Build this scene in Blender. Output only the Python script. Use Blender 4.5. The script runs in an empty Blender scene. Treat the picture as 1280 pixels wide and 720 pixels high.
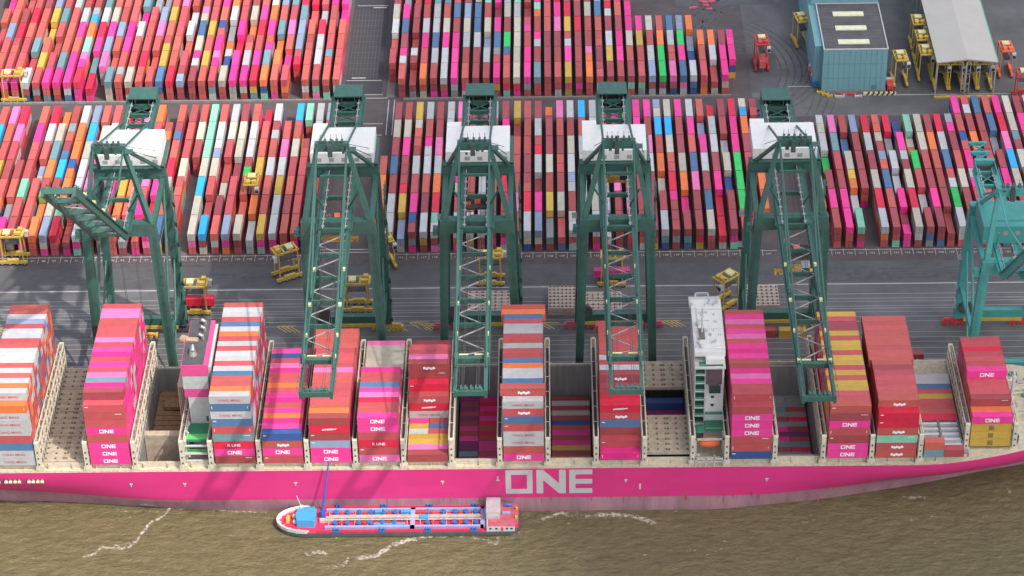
import bpy, math, random
from mathutils import Vector, Matrix
rnd = random.Random(7)
R_ = math.radians
# ------------------------------------------------------------------ camera, world, sun, exposure
scn = bpy.context.scene
col = scn.collection
PITCH, YAW, ROLL = R_(35.81235794), R_(-1.1315389), R_(-1.23536971)
F = Vector((math.sin(YAW)*math.cos(PITCH), math.cos(YAW)*math.cos(PITCH), -math.sin(PITCH)))
Rt = Vector((math.cos(YAW), -math.sin(YAW), 0)); Up = Rt.cross(F)
R2 = Rt*math.cos(ROLL)+Up*math.sin(ROLL); U2 = -Rt*math.sin(ROLL)+Up*math.cos(ROLL)
CAM = Vector((9.10295, -588.68476, 489.75439)); FPX = 3139.394
cd = bpy.data.cameras.new('camera'); cam = bpy.data.objects.new('camera', cd); col.objects.link(cam)
m3 = Matrix((R2, U2, -F)).transposed()
cam.matrix_world = Matrix.Translation(CAM) @ m3.to_4x4()
cd.sensor_width = 36; cd.lens = 36*FPX/1280; cd.clip_start = 1; cd.clip_end = 20000
scn.camera = cam
SUN_E, SUN_A = R_(53), R_(128)
w = bpy.data.worlds.new('World'); scn.world = w; w.use_nodes = True
nt = w.node_tree; bg = nt.nodes['Background']
sky = nt.nodes.new('ShaderNodeTexSky'); sky.sky_type = 'NISHITA'; sky.sun_disc = False
sky.sun_elevation = SUN_E; sky.sun_rotation = SUN_A; sky.dust_density = 3.0; sky.air_density = 1.0; sky.ozone_density = 1.0
hs = nt.nodes.new('ShaderNodeHueSaturation'); hs.inputs['Saturation'].default_value = .55
nt.links.new(sky.outputs[0], hs.inputs['Color']); nt.links.new(hs.outputs[0], bg.inputs[0]); bg.inputs[1].default_value = 0.15
sd = bpy.data.lights.new('sun', 'SUN'); sd.energy = 2.0; sd.angle = R_(1.0); sd.color = (1, .93, .84)
so = bpy.data.objects.new('sun', sd); col.objects.link(so)
SD = Vector((math.sin(SUN_A)*math.cos(SUN_E), math.cos(SUN_A)*math.cos(SUN_E), math.sin(SUN_E)))
so.rotation_euler = (-SD).to_track_quat('-Z', 'Y').to_euler()
scn.view_settings.view_transform = 'Standard'; scn.view_settings.look = 'None'
scn.view_settings.exposure = 0.98; scn.view_settings.gamma = 1; scn.view_settings.use_curve_mapping = False
scn.cycles.use_denoising = True
scn.cycles.max_bounces = 6; scn.cycles.diffuse_bounces = 3; scn.cycles.volume_bounces = 0

WATER, Q = -19.2, -12.0        # water and quay levels; 0 is the top of the ship's hatch covers
H = 2.896
# ------------------------------------------------------------------ materials
MATS = {}
def mat(name, c, rough=.6, metal=0, var=.12, scale=.6, bump=0, stretch=None, dirt=None, attr=False, bscale=8):
    m = bpy.data.materials.new(name); m.use_nodes = True; n = m.node_tree.nodes; l = m.node_tree.links
    b = n['Principled BSDF']; b.inputs['Roughness'].default_value = rough; b.inputs['Metallic'].default_value = metal
    tc = n.new('ShaderNodeTexCoord'); mp = n.new('ShaderNodeMapping')
    geo = n.new('ShaderNodeNewGeometry')
    l.new(geo.outputs['Position'], mp.inputs[0])
    if stretch: mp.inputs['Scale'].default_value = stretch
    nz = n.new('ShaderNodeTexNoise'); nz.inputs['Scale'].default_value = scale; nz.inputs['Detail'].default_value = 6
    nz.inputs['Roughness'].default_value = .65
    l.new(mp.outputs[0], nz.inputs[0])
    mr = n.new('ShaderNodeMapRange'); mr.inputs[1].default_value = .3; mr.inputs[2].default_value = .7
    mr.inputs[3].default_value = 1-var; mr.inputs[4].default_value = 1+var
    l.new(nz.outputs[0], mr.inputs[0])
    mx = n.new('ShaderNodeMix'); mx.data_type = 'RGBA'; mx.blend_type = 'MULTIPLY'; mx.inputs[0].default_value = 1
    if attr:
        at = n.new('ShaderNodeAttribute'); at.attribute_name = 'col'; l.new(at.outputs['Color'], mx.inputs[6])
    else: mx.inputs[6].default_value = (*c, 1)
    l.new(mr.outputs[0], mx.inputs[7])
    out = mx.outputs[2]
    if dirt:                                       # (colour, scale, threshold, amount)
        dc, ds, th, am = dirt[:4]
        n2 = n.new('ShaderNodeTexNoise'); n2.inputs['Scale'].default_value = ds; n2.inputs['Detail'].default_value = 8
        n2.inputs['Roughness'].default_value = .7
        l.new(mp.outputs[0], n2.inputs[0])
        r2 = n.new('ShaderNodeMapRange'); r2.inputs[1].default_value = th; r2.inputs[2].default_value = th+.12
        r2.inputs[3].default_value = 0; r2.inputs[4].default_value = am
        l.new(n2.outputs[0], r2.inputs[0])
        m2 = n.new('ShaderNodeMix'); m2.data_type = 'RGBA'; l.new(r2.outputs[0], m2.inputs[0])
        l.new(out, m2.inputs[6]); m2.inputs[7].default_value = (*dc, 1); out = m2.outputs[2]
    l.new(out, b.inputs['Base Color'])
    if bump:
        n3 = n.new('ShaderNodeTexNoise'); n3.inputs['Scale'].default_value = bscale; n3.inputs['Detail'].default_value = 4
        l.new(mp.outputs[0], n3.inputs[0])
        bp = n.new('ShaderNodeBump'); bp.inputs['Strength'].default_value = bump; bp.inputs['Distance'].default_value = .1
        l.new(n3.outputs[0], bp.inputs['Height']); l.new(bp.outputs[0], b.inputs['Normal'])
    MATS[name] = m
    return m
M_box = mat('container_paint', None, .55, attr=True, var=.10, scale=.35, dirt=((.17,.10,.07), .8, .60, .45))
M_house = mat('house_white', (.68,.67,.645), .5, var=.05)
M_pink = mat('hull_pink', (.62,.034,.19), .45, var=.05, scale=.05, stretch=(1,1,.3), dirt=((.45,.12,.12), .25, .66, .25))
def add_plates(m, dark=.90):
    n = m.node_tree.nodes; l = m.node_tree.links; b = n['Principled BSDF']; src = b.inputs['Base Color'].links[0].from_socket
    g = n.new('ShaderNodeNewGeometry'); sx = n.new('ShaderNodeSeparateXYZ'); cx = n.new('ShaderNodeCombineXYZ'); l.new(g.outputs['Position'], sx.inputs[0]); l.new(sx.outputs['X'], cx.inputs['X']); l.new(sx.outputs['Z'], cx.inputs['Y'])
    br = n.new('ShaderNodeTexBrick'); br.inputs['Scale'].default_value = 1; br.inputs['Brick Width'].default_value = 11; br.inputs['Row Height'].default_value = 2.9; br.inputs['Mortar Size'].default_value = .07; br.inputs['Mortar Smooth'].default_value = .6
    br.inputs['Color1'].default_value = (1,1,1,1); br.inputs['Color2'].default_value = (.94,.94,.94,1); br.inputs['Mortar'].default_value = (dark,dark,dark,1); l.new(cx.outputs[0], br.inputs[0])
    mx = n.new('ShaderNodeMix'); mx.data_type = 'RGBA'; mx.blend_type = 'MULTIPLY'; mx.inputs[0].default_value = 1; l.new(src, mx.inputs[6]); l.new(br.outputs[0], mx.inputs[7]); l.new(mx.outputs[2], b.inputs['Base Color'])
add_plates(M_pink)
M_boot = mat('hull_boot', (.32,.17,.20), .7, var=.28, scale=.25, stretch=(1,1,.12), dirt=((.32,.09,.08), .5, .56, .7))
M_rust = mat('rust', (.34,.09,.08), .8, var=.3, scale=2)
M_under = mat('hull_below', (.10,.05,.05), .8)
M_cream = mat('deck_cream', (.52,.46,.34), .7, var=.2, scale=.8, dirt=((.25,.12,.05), .9, .6, .5))
M_tan = mat('hatch_tan', (.43,.36,.27), .75, var=.25, scale=.5, dirt=((.15,.10,.07), 1.6, .56, .6))
M_brown = mat('hold_brown', (.30,.17,.10), .8, var=.3, scale=.6)
M_hold = mat('hold_grey', (.24,.235,.225), .8, var=.25, scale=.5, stretch=(1,1,.1))
M_white = mat('paint_white', (.50,.50,.485), .5, var=.10, dirt=((.28,.26,.22), 1.2, .66, .3))
M_grey = mat('paint_grey', (.30,.30,.30), .6, var=.12)
M_dgrey = mat('dark_grey', (.075,.072,.075), .7, var=.2)
M_deckg = mat('deck_green', (.03,.20,.11), .6, var=.15)
M_lime = mat('deck_lime', (.10,.50,.12), .6)
M_green = mat('crane_green', (.038,.108,.088), .5, var=.18, scale=.5, dirt=((.07,.085,.075), .9, .58, .5))
M_teal = mat('crane_turquoise', (.07,.31,.285), .45, var=.1, scale=.3)
M_asph = mat('asphalt', (.120,.116,.119), .85, var=.26, scale=.06, dirt=((.072,.07,.075), .02, .53, .6), bump=.3)
M_conc = mat('concrete', (.24,.23,.22), .85, var=.2, scale=.3)
M_lane = mat('old_concrete', (.16,.145,.135), .85, var=.2, scale=.15)
M_dark = mat('new_asphalt', (.05,.05,.06), .85, var=.12, scale=.1)
M_line = mat('line_white', (.55,.54,.52), .7, var=.2)
M_rail = mat('line_worn', (.33,.325,.32), .6, var=.25, scale=.05)
M_yel = mat('paint_yellow', (.56,.38,.07), .5, var=.12)
M_ymark = mat('line_yellow', (.50,.36,.06), .7, var=.3)
M_red = mat('paint_red', (.55,.05,.05), .5)
M_rose = mat('paint_rose', (.45,.10,.13), .6, var=.3)
M_oran = mat('paint_orange', (.80,.16,.06), .5)
M_blk = mat('rubber', (.03,.03,.03), .8)
M_glass0 = None
M_glass = mat('window_glass', (.03,.05,.06), .15)
M_wallt = mat('cladding_teal', (.155,.315,.345), .6, var=.06, stretch=(1,1,.15), dirt=((.16,.30,.31), .5, .6, .5))
M_wallt2 = mat('cladding_joint_teal', (.07,.22,.24), .6)
M_roofd = mat('roof_dark', (.09,.085,.09), .8, var=.25, scale=.2, dirt=((.14,.13,.12), .4, .6, .5))
M_sky = mat('skylight', (.68,.66,.44), .5)
M_roofw = mat('roof_pale', (.43,.405,.365), .7, var=.05, scale=.1, dirt=((.30,.28,.25), .3, .60, .3))
M_logo = mat('logo_white', (.80,.78,.80), .5, var=.03)
M_logor = mat('logo_red', (.55,.10,.14), .5, var=.03)
M_hlogo = mat('hull_letter_grey', (.46,.45,.44), .5, var=.04)
M_bblue = mat('barge_blue', (.03,.15,.42), .45)
M_bsky = mat('barge_light_blue', (.05,.30,.55), .45)
M_lav = mat('barge_walkway', (.28,.33,.55), .5)
M_bred = mat('barge_red', (.68,.03,.09), .5, var=.1)
M_steel = mat('pipe_steel', (.40,.37,.34), .45, var=.2)

# ------------------------------------------------------------------ mesh builder
class MB:
    def __init__(s): s.v = []; s.f = []; s.mi = []; s.c = []; s.cc = None
    def face(s, ids, mi=0): s.f.append(ids); s.mi.append(mi); s.c.append(s.cc)
    def quadbox(s, P, mi=0):
        o = len(s.v); s.v += [tuple(p) for p in P]
        for q in ((0,3,2,1),(4,5,6,7),(0,1,5,4),(1,2,6,5),(2,3,7,6),(3,0,4,7)): s.face([o+i for i in q], mi)
        return s
    def box(s, x0, x1, y0, y1, z0, z1, mi=0):
        return s.quadbox([(x0,y0,z0),(x1,y0,z0),(x1,y1,z0),(x0,y1,z0),(x0,y0,z1),(x1,y0,z1),(x1,y1,z1),(x0,y1,z1)], mi)
    def beam(s, a, b, w, h=None, mi=0, w2=None, h2=None):
        a, b = Vector(a), Vector(b); h = h or w; w2 = w2 or w; h2 = h2 or h
        d = (b-a).normalized(); up = Vector((0,0,1)) if abs(d.z) < .95 else Vector((0,1,0))
        sx = d.cross(up).normalized(); sy = sx.cross(d)
        def ring(p, W, Hh): return [p-sx*W/2-sy*Hh/2, p+sx*W/2-sy*Hh/2, p+sx*W/2+sy*Hh/2, p-sx*W/2+sy*Hh/2]
        return s.quadbox(ring(a, w, h)+ring(b, w2, h2), mi)
    def tube(s, a, b, r, n=8, mi=0, r2=None, caps=True):
        a, b = Vector(a), Vector(b); r2 = r if r2 is None else r2
        d = (b-a).normalized(); up = Vector((0,0,1)) if abs(d.z) < .95 else Vector((0,1,0))
        sx = d.cross(up).normalized(); sy = sx.cross(d); o = len(s.v)
        for p, r_ in ((a, r), (b, r2)):
            for k in range(n):
                t = 2*math.pi*k/n; s.v.append(tuple(p+sx*r_*math.cos(t)+sy*r_*math.sin(t)))
        for k in range(n): s.face([o+k, o+n+k, o+n+(k+1)%n, o+(k+1)%n], mi)
        if caps: s.face([o+k for k in range(n)], mi); s.face([o+n+k for k in range(n)][::-1], mi)
        return s
    def poly(s, pts, mi=0):
        o = len(s.v); s.v += [tuple(p) for p in pts]; s.face(list(range(o, o+len(pts))), mi); return s
    def prism(s, pts, z0, z1, mi=0):
        n = len(pts); o = len(s.v); s.v += [(p[0], p[1], z0) for p in pts]+[(p[0], p[1], z1) for p in pts]
        s.face([o+i for i in range(n)][::-1], mi); s.face([o+n+i for i in range(n)], mi)
        for i in range(n): s.face([o+i, o+(i+1)%n, o+n+(i+1)%n, o+n+i], mi)
        return s
    def ell(s, c, rx, ry, rz, mi=0, nu=12, nv=6):
        o = len(s.v)
        for j in range(nv+1):
            ph = -math.pi/2+math.pi*j/nv
            for i in range(nu):
                th = 2*math.pi*i/nu
                s.v.append((c[0]+rx*math.cos(ph)*math.cos(th), c[1]+ry*math.cos(ph)*math.sin(th), c[2]+rz*math.sin(ph)))
        for j in range(nv):
            for i in range(nu): s.face([o+j*nu+i, o+j*nu+(i+1)%nu, o+(j+1)*nu+(i+1)%nu, o+(j+1)*nu+i], mi)
        return s
    def mesh(s, name, mats):
        me = bpy.data.meshes.new(name); me.from_pydata(s.v, [], s.f)
        if not isinstance(mats, (list, tuple)): mats = [mats]
        for m in mats: me.materials.append(m)
        if len(mats) > 1: me.polygons.foreach_set('material_index', s.mi)
        if any(c is not None for c in s.c):
            ca = me.color_attributes.new('col', 'FLOAT_COLOR', 'CORNER'); buf = []
            for f, c in zip(s.f, s.c): buf += [*(c or (.5,.5,.5)), 1]*len(f)
            ca.data.foreach_set('color', buf)
        me.update(); return me
    def build(s, name, mats, parent=None):
        o = bpy.data.objects.new(name, s.mesh(name, mats)); col.objects.link(o)
        if parent is not None: o.parent = parent
        return o
def tag(o, label=None, cat=None, group=None, kind=None):
    for k, v in (('label', label), ('category', cat), ('group', group), ('kind', kind)):
        if v: o[k] = v
    return o
def empty(name, loc, rz=0):
    o = bpy.data.objects.new(name, None); col.objects.link(o); o.location = loc; o.rotation_euler = (0, 0, rz)
    o.empty_display_size = 1; return o
def copy_tree(o, parent=None):
    c = o.copy(); col.objects.link(c)
    if parent is not None: c.parent = parent
    for ch in list(o.children): copy_tree(ch, c)
    return c
def project(p):
    d = Vector(p)-CAM; z = d.dot(F); return (640+FPX*d.dot(R2)/z, 360-FPX*d.dot(U2)/z)

# ------------------------------------------------------------------ lettering shapes (unit height, in x-z, facing -y)
def one_polys(e=.0):
    P = []
    def rect(x0, x1, z0, z1): P.append([(x0,z0),(x1,z0),(x1,z1),(x0,z1)])
    t = .24
    rect(0, t*.95, 0, 1); rect(1.12-t*.95, 1.12, 0, 1); rect(t*.95, 1.12-t*.95, 0, t*.8); rect(t*.95, 1.12-t*.95, 1-t*.8, 1)
    o = 1.28
    rect(o, o+.28, 0, 1); rect(o+.94, o+1.22, 0, 1); P.append([(o+.28,1),(o+.28,.58),(o+.94,0),(o+.94,.42)])
    o = 2.64
    for z0 in (0, .40, .80): rect(o, o+.96, z0, z0+.20)
    rect(o, o+.26, .20, .40); rect(o, o+.26, .60, .80)
    return P, 3.60
def polys_to_mb(mb, P, x, y, z, sx, sz, th=.03):
    for p in P:
        n = len(p); fr = [(x+a*sx, y, z+b*sz) for a, b in p]; bk = [(x+a*sx, y+th, z+b*sz) for a, b in p]
        o = len(mb.v); mb.v += fr+bk; mb.face(list(range(o, o+n)))
        for i in range(n): mb.face([o+i, o+n+i, o+n+(i+1)%n, o+(i+1)%n])
def text_mesh(txt, size, mt, bold=0.0):
    cu = bpy.data.curves.new('lettering', 'FONT'); cu.body = txt; cu.size = size; cu.align_x = 'CENTER'; cu.offset = bold
    o = bpy.data.objects.new('t', cu); col.objects.link(o)
    dg = bpy.context.evaluated_depsgraph_get(); me = bpy.data.meshes.new_from_object(o.evaluated_get(dg))
    bpy.data.objects.remove(o); me.materials.clear(); me.materials.append(mt); me.name = 'lettering'
    return me
def upright(me):
    me.transform(Matrix.Rotation(math.pi/2, 4, 'X')); return me
LOGO = {}
def get_logo(k):
    if k in LOGO: return LOGO[k]
    if k == 'one':
        mb = MB(); P, W = one_polys(); polys_to_mb(mb, P, -2.15, -.02, .72, 4.3/W, 1.35, .02); me = mb.mesh('lettering', M_logo)
    elif k == 'kline':
        me = upright(text_mesh('K LINE', 1.35, M_logo, .03)); me.transform(Matrix.Translation((0, -.02, .9)))
    elif k == 'yang':
        me = upright(text_mesh('YANG MING', 1.25, M_logor, .012)); me.transform(Matrix.Translation((0, -.02, .9)))
    elif k == 'wave':
        mb = MB()
        for i in range(5):
            x = -1.5+i*.72; a = .55 if i % 2 else .8
            mb.quadbox([(x,-.02,a),(x+.62,-.02,a+.1),(x+.62,0,a+.1),(x,0,a),(x,-.02,a+.95),(x+.62,-.02,a+.9),(x+.62,0,a+.9),(x,0,a+.95)])
            mb.box(x+.6, x+.75, -.02, 0, 1.0, 1.35)
        me = mb.mesh('lettering', M_logo)
    elif k == 'script':
        mb = MB()
        for i in range(9):
            x = -2.2+i*.36; mb.quadbox([(x,-.02,1.05),(x+.26,-.02,1.08),(x+.26,0,1.08),(x,0,1.05),(x+.1,-.02,1.5+.03*i),(x+.36,-.02,1.52+.03*i),(x+.36,0,1.52+.03*i),(x+.1,0,1.5+.03*i)])
        mb.quadbox([(-2.2,-.02,.95),(2,-.02,1.35),(2,0,1.35),(-2.2,0,.95),(-2.2,-.02,1.06),(2.3,-.02,1.75),(2.3,0,1.75),(-2.2,0,1.06)])
        me = mb.mesh('lettering', M_logo)
    elif k == 'msc':
        mb = MB()
        for x0, x1, z0, z1 in ((-.75,.75,.55,.72),(-.75,.75,2.0,2.17),(-.75,-.58,.72,2.0),(.58,.75,.72,2.0),(-.4,-.25,.9,1.8),(-.07,.08,.9,1.8),(.25,.4,.9,1.8),(-.25,.25,1.65,1.8),(-.25,.4,.9,1.03)):
            mb.box(x0, x1, -.02, 0, z0, z1)
        me = mb.mesh('lettering', M_dgrey)
    elif k == 'idbar':
        mb = MB(); mb.box(-5.55,-5.38,-.02,0,.9,2.0); mb.box(5.2,5.32,-.02,0,1.1,1.9); me = mb.mesh('lettering', M_logo)
    elif k == 'idrow':
        mb = MB()
        for i in range(6): mb.box(3.2+i*.34,3.44+i*.34,-.02,0,2.1,2.35)
        me = mb.mesh('lettering', M_logo)
    elif k == 'mark':
        mb = MB(); mb.box(-5.6,-4.6,-.02,0,1.9,2.15); me = mb.mesh('lettering', M_logo)
    LOGO[k] = me; return me

# ------------------------------------------------------------------ containers
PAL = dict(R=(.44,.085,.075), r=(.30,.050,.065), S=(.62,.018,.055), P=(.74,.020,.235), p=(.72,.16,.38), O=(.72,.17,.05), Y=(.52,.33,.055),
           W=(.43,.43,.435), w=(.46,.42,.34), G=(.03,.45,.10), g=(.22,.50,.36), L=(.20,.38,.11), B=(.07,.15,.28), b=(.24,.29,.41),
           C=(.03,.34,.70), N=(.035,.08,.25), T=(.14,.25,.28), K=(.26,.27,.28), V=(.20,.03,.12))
CNAME = dict(R='brick red', r='dark red', S='bright red', P='hot pink', p='light pink', O='orange', Y='yellow', W='white', w='cream', G='green',
             g='mint green', L='leaf green', B='steel blue', b='slate blue', C='sky blue', N='navy blue', T='grey blue', K='grey', V='purple')
MIX = 'RRRRRRRRrrrrrrrrSSPPPPpOYWWWwwgBbTKKN'
def cvar(k, amt=.10):
    c = PAL[k]; f = 1+rnd.uniform(-amt, amt); s = rnd.uniform(-.02, .02)
    if k == 'R': t = rnd.random(); c = (.45+.06*t, .070+.040*t, .088-.012*t)
    if k == 'r': t = rnd.random(); c = (.30+.06*t, .055+.01*t, .075-.02*t)
    if k == 'P': t = rnd.random(); c = (.72, .025+.03*t, .22+.06*t)
    return tuple(max(.005, x*f+s*x) for x in c)
def cont_geo(mb, x0, y0, z0, L=12.19, W=2.438, Hh=2.87, along='x', c=(.4,.1,.1)):
    """body with its corner posts and rails; (x0,y0) is the low corner"""
    def tr(a, b):  # a along length, b across
        return (x0+a, y0+b) if along == 'x' else (x0+b, y0+a)
    def bx(a0, a1, b0, b1, c0, c1):
        p = tr(a0, b0); q = tr(a1, b1); mb.box(p[0], q[0], p[1], q[1], c0, c1)
    mb.cc = c
    i = .05
    bx(i, L-i, i, W-i, z0+.06, z0+Hh-.05)
    mb.cc = tuple(min(.9, k*1.12+.01) for k in c)
    e = .13
    for b0 in (0, W-e):
        bx(e, L-e, b0, b0+e, z0+Hh-e, z0+Hh)
        for a0 in (0, L-e): bx(a0, a0+e, b0, b0+e, z0, z0+Hh)
    mb.cc = tuple(k*.75 for k in c)
    for a0 in (0, L-e): bx(a0, a0+e, e, W-e, z0+Hh-e, z0+Hh-.005)
    for b0 in (0, W-e): bx(e, L-e, b0, b0+e, z0, z0+e)
    mb.cc = None
RP = 2.5
# bay: centre x, words, rows near->far; each row = (tiers, top colour); face = {row: colours bottom->top}
def seq(s): return s
BAYS = []
def bay(cx, words, rows, faces, logos={}, y0=0, z0=0, first=1, wide=(), fill='RRrSPPWOB', half=()):
    BAYS.append(dict(cx=cx, words=words, rows=rows, faces=faces, logos=logos, y0=y0, z0=z0, first=first, wide=wide, fill=fill, half=half))
def rows(s, t): return [(t, c) for c in s]
bay(-155.1, 'leftmost stack on the ship', [(8,'O'),(9,'W'),(9,'O')]+rows('WRWRWWWRRWWRbWRR', 9),
    {1:'WWBRWWWO', 2:'........W', }, {(1,1):'yang',(1,2):'yang',(1,5):'yang',(1,6):'yang',(1,7):'yang',(2,9):'yang'}, fill='RRRWWROBR')
bay(-125.9, 'pink stack left of the funnel', [(8,'R'),(9,'r')]+rows('PTpRPRPPRpRRRRppR', 9),
    {1:'PPPRPRRR', 2:'........r'}, {(1,1):'one',(1,2):'one',(1,3):'one',(1,5):'one',(1,8):'mark'}, fill='PPPPSPRPW')
bay(-87.8, 'stack right beside the funnel', [(9,'W'),(9,'O')]+rows('RRBWRWWRWROWBRWWR', 9),
    {1:'rPSTRBWBW'}, {(1,2):'one',(1,3):'kline',(1,7):'yang',(1,9):'yang',(1,6):'mark'}, fill='RRWRSRBPW')
bay(-73.2, 'second stack after the funnel', [(4,'b')]+rows('PPOPRPPRORRPpRNP', 4), {1:'RPRN'}, {(1,2):'one',(1,3):'wave'}, fill='RPRW')
bay(-58.6, 'third stack after the funnel', rows('OORRRRRRRpRRRR', 6)+rows('RRRR', 6), {1:'PPbrSr'},
    {(1,1):'one',(1,2):'one',(1,5):'script',(1,3):'mark',(1,4):'mark'}, wide=(15,16,17,18), fill='RrPR')
bay(-43.9, 'fourth stack after the funnel', rows('PRRSpPBRRP', 6)+rows('rRwRwwwwwp', 3), {1:'pRSRPP'},
    {(1,1):'one',(1,3):'kline',(1,5):'one',(1,6):'one',(1,2):'mark'}, fill='RPrW')
bay(-29.3, 'fifth stack after the funnel', [(1,'R'),(1,'p'),(1,'Y'),(1,'Y'),(1,'W'),(1,'Y'),(1,'P'),(4,'R'),(5,'S'),(7,'R'),(7,'p'),(7,'R'),(7,'R')]+rows('rRrRrRr', 3),
    {1:'r', 8:'.WSR', 9:'....S', 10:'.....rr'}, {(8,2):'yang',(8,3):'script',(8,4):'wave',(9,5):'mark',(10,7):'wave'}, half=(5,6,7), fill='RrSR')
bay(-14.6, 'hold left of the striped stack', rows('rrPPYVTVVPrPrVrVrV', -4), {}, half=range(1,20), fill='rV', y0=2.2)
bay(0, 'central striped stack', [(8,'W'),(9,'R')]+rows('BWWOBRRWRRWWRBOR', 9),
    {1:'PRWWRBRW', 2:'........R'}, {(1,1):'one',(1,3):'yang',(1,4):'yang',(1,7):'wave',(1,8):'yang',(2,9):'wave',(1,6):'mark'}, wide=(2,17,18), fill='RWRSB')
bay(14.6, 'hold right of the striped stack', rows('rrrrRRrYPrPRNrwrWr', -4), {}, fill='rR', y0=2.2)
bay(29.3, 'stack left of the tan hatch', [(1,'P'),(2,'R'),(6,'S'),(6,'S'),(7,'O')]+rows('RWRWRRRRRRR', 8),
    {1:'P', 2:'.R', 3:'.RrBRS', 5:'......r', 6:'.......r'}, {(3,4):'mark',(3,5):'wave',(3,6):'script',(5,7):'wave',(6,8):'wave'}, wide=(16,), fill='RrSR')
bay(68.8, 'stack beside the bridge tower', [(7,'R')]+rows('RRPpPrRPPPRpPRpPR', 8),
    {1:'NRRPPPR', 2:'.......R'}, {(1,4):'one',(1,5):'one',(1,6):'one',(1,1):'mark'}, fill='RPRPr')
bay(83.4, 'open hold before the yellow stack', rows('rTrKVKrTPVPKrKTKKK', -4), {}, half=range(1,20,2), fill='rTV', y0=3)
bay(98.1, 'yellow striped stack', rows('pRRYYRYRYYRYYRYrrRY', 7), {1:'PPrRPrR'}, {(1,1):'one',(1,2):'one',(1,5):'one',(1,7):'mark'}, fill='RrPY')
bay(112.7, 'all red stack', [(6,'S')]+rows('RRRRRRrRRRRRRRRRR', 7), {1:'RRgRSS', 2:'......R'},
    {(1,1):'wave',(1,2):'wave',(1,4):'wave',(2,7):'wave',(1,5):'mark',(1,6):'mark'}, wide=(10,11,12,13,14,15,16,17,18), fill='RRrS')
bay(127.3, 'low stack near the bow', [(2,'R'),(1,'K')]+rows('KKKKSRRRYRBWW', 1), {1:'TR'}, half=(1,2), fill='RK')
bay(141.9, 'stack nearest the bow', rows('PO', 4)+rows('RRRR', 5)+rows('PRRRSRR', 6), {1:'YYYP', 3:'....r', 7:'.....P'},
    {(1,1):'msc',(1,2):'msc',(1,3):'msc',(1,4):'one',(7,6):'one'}, y0=5, first=3, fill='RRrP')
ORD = lambda n: ('%d%s' % (n, {1:'st',2:'nd',3:'rd'}.get(n if n < 20 else n % 10, 'th')))
boxes = []      # all containers: dict(x0,y0,z0,L,along,c,key,area,label,logo)
def scr_area(P):
    q = [project(p) for p in P]
    q = [(min(max(x, 0), 1280), min(max(y, 0), 720)) for x, y in q]
    return abs(sum(q[i][0]*q[(i+1)%4][1]-q[(i+1)%4][0]*q[i][1] for i in range(4)))/2
CLS = {}
for B in BAYS:
    R = B['rows']; n = len(R)
    for i, (t, topc) in enumerate(R, 1):
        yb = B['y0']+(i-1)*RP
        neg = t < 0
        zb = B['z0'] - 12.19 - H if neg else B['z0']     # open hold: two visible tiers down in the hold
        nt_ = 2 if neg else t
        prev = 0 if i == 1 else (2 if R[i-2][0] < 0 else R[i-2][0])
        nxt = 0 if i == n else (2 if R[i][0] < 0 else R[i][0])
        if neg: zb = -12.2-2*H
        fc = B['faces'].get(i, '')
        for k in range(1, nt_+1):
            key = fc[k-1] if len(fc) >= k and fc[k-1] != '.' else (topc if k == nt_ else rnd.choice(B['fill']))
            if k == nt_ and i > 0 and not (len(fc) >= k and fc[k-1] != '.'): key = topc
            top = (k == nt_); front = (k > prev)
            z = zb+(k-1)*H
            wide = (i in B['wide'] and k == nt_)
            L = 13.72 if wide else 12.19
            halves = i in B['half'] or (i in B['half'])
            pieces = [(B['cx']-L/2, L)] if not halves else [(B['cx']-6.1, 6.05), (B['cx']+.05, 6.05)]
            for h_, (xa, LL) in enumerate(pieces):
                kk = key
                if halves and h_ == 1: kk = {'Y':'B','W':'R','P':'r','V':'P','r':'S','R':'K','K':'K','T':'r'}.get(key, rnd.choice(B['fill']))
                if halves and B['cx'] < -20 and i == 5 and h_ == 1: kk = 'R'
                a = 0
                if top: a += scr_area([(xa,yb,z+H),(xa+LL,yb,z+H),(xa+LL,yb+2.44,z+H),(xa,yb+2.44,z+H)])
                if front: a += scr_area([(xa,yb,z),(xa+LL,yb,z),(xa+LL,yb,z+H),(xa,yb,z+H)])
                if neg: a *= .5
                ri = i+B['first']-1
                if top and front: lab = '%s container on edge, %s row from the water, %s' % (CNAME[kk], ORD(ri), B['words'])
                elif top: lab = '%s container on top, %s row from the water, %s' % (CNAME[kk], ORD(ri), B['words'])
                else: lab = '%s container, %s tier of the waterside face, %s' % (CNAME[kk], ORD(k), B['words'])
                if not top and front and i > 1: lab = '%s container, %s tier, %s row from the water, %s' % (CNAME[kk], ORD(k), ORD(ri), B['words'])
                if halves: lab = ('left ' if h_ == 0 else 'right ')+lab.replace(' container on edge', ' short container').replace(' container', ' short container' if 'short' not in lab else '')
                boxes.append(dict(x0=xa, y0=yb, z0=z, L=LL, along='x', key=kk, area=a if (top or front) else 0, label=lab,
                                  logo=B['logos'].get((i, k)) if h_ == 0 else None, vis=top or front or i in (1, n), hidden=not(top or front)))
for i_, (z_, k_) in enumerate(((-3.2,'N'),(-3.2,'V'),(-3.2,'V'),(-3.2,'r'),(-3.2,'V'))):
    boxes.append(dict(x0=43.9-6.1, y0=32.0-i_*2.5, z0=-6.2-(i_ > 0)*2.9, L=12.19, along='x', key=k_, area=60, vis=True, hidden=False, logo=None, label='%s container in the gap between tan hatches, %s row from the water' % (CNAME[k_], ORD(13-i_))))
tanks = [b for b in boxes if b['key'] == 'K' and abs(b['x0']-127.3) < 8 and b['z0'] > -1 and b['y0'] < 16]
boxes = [b for b in boxes if b not in tanks]

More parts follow.
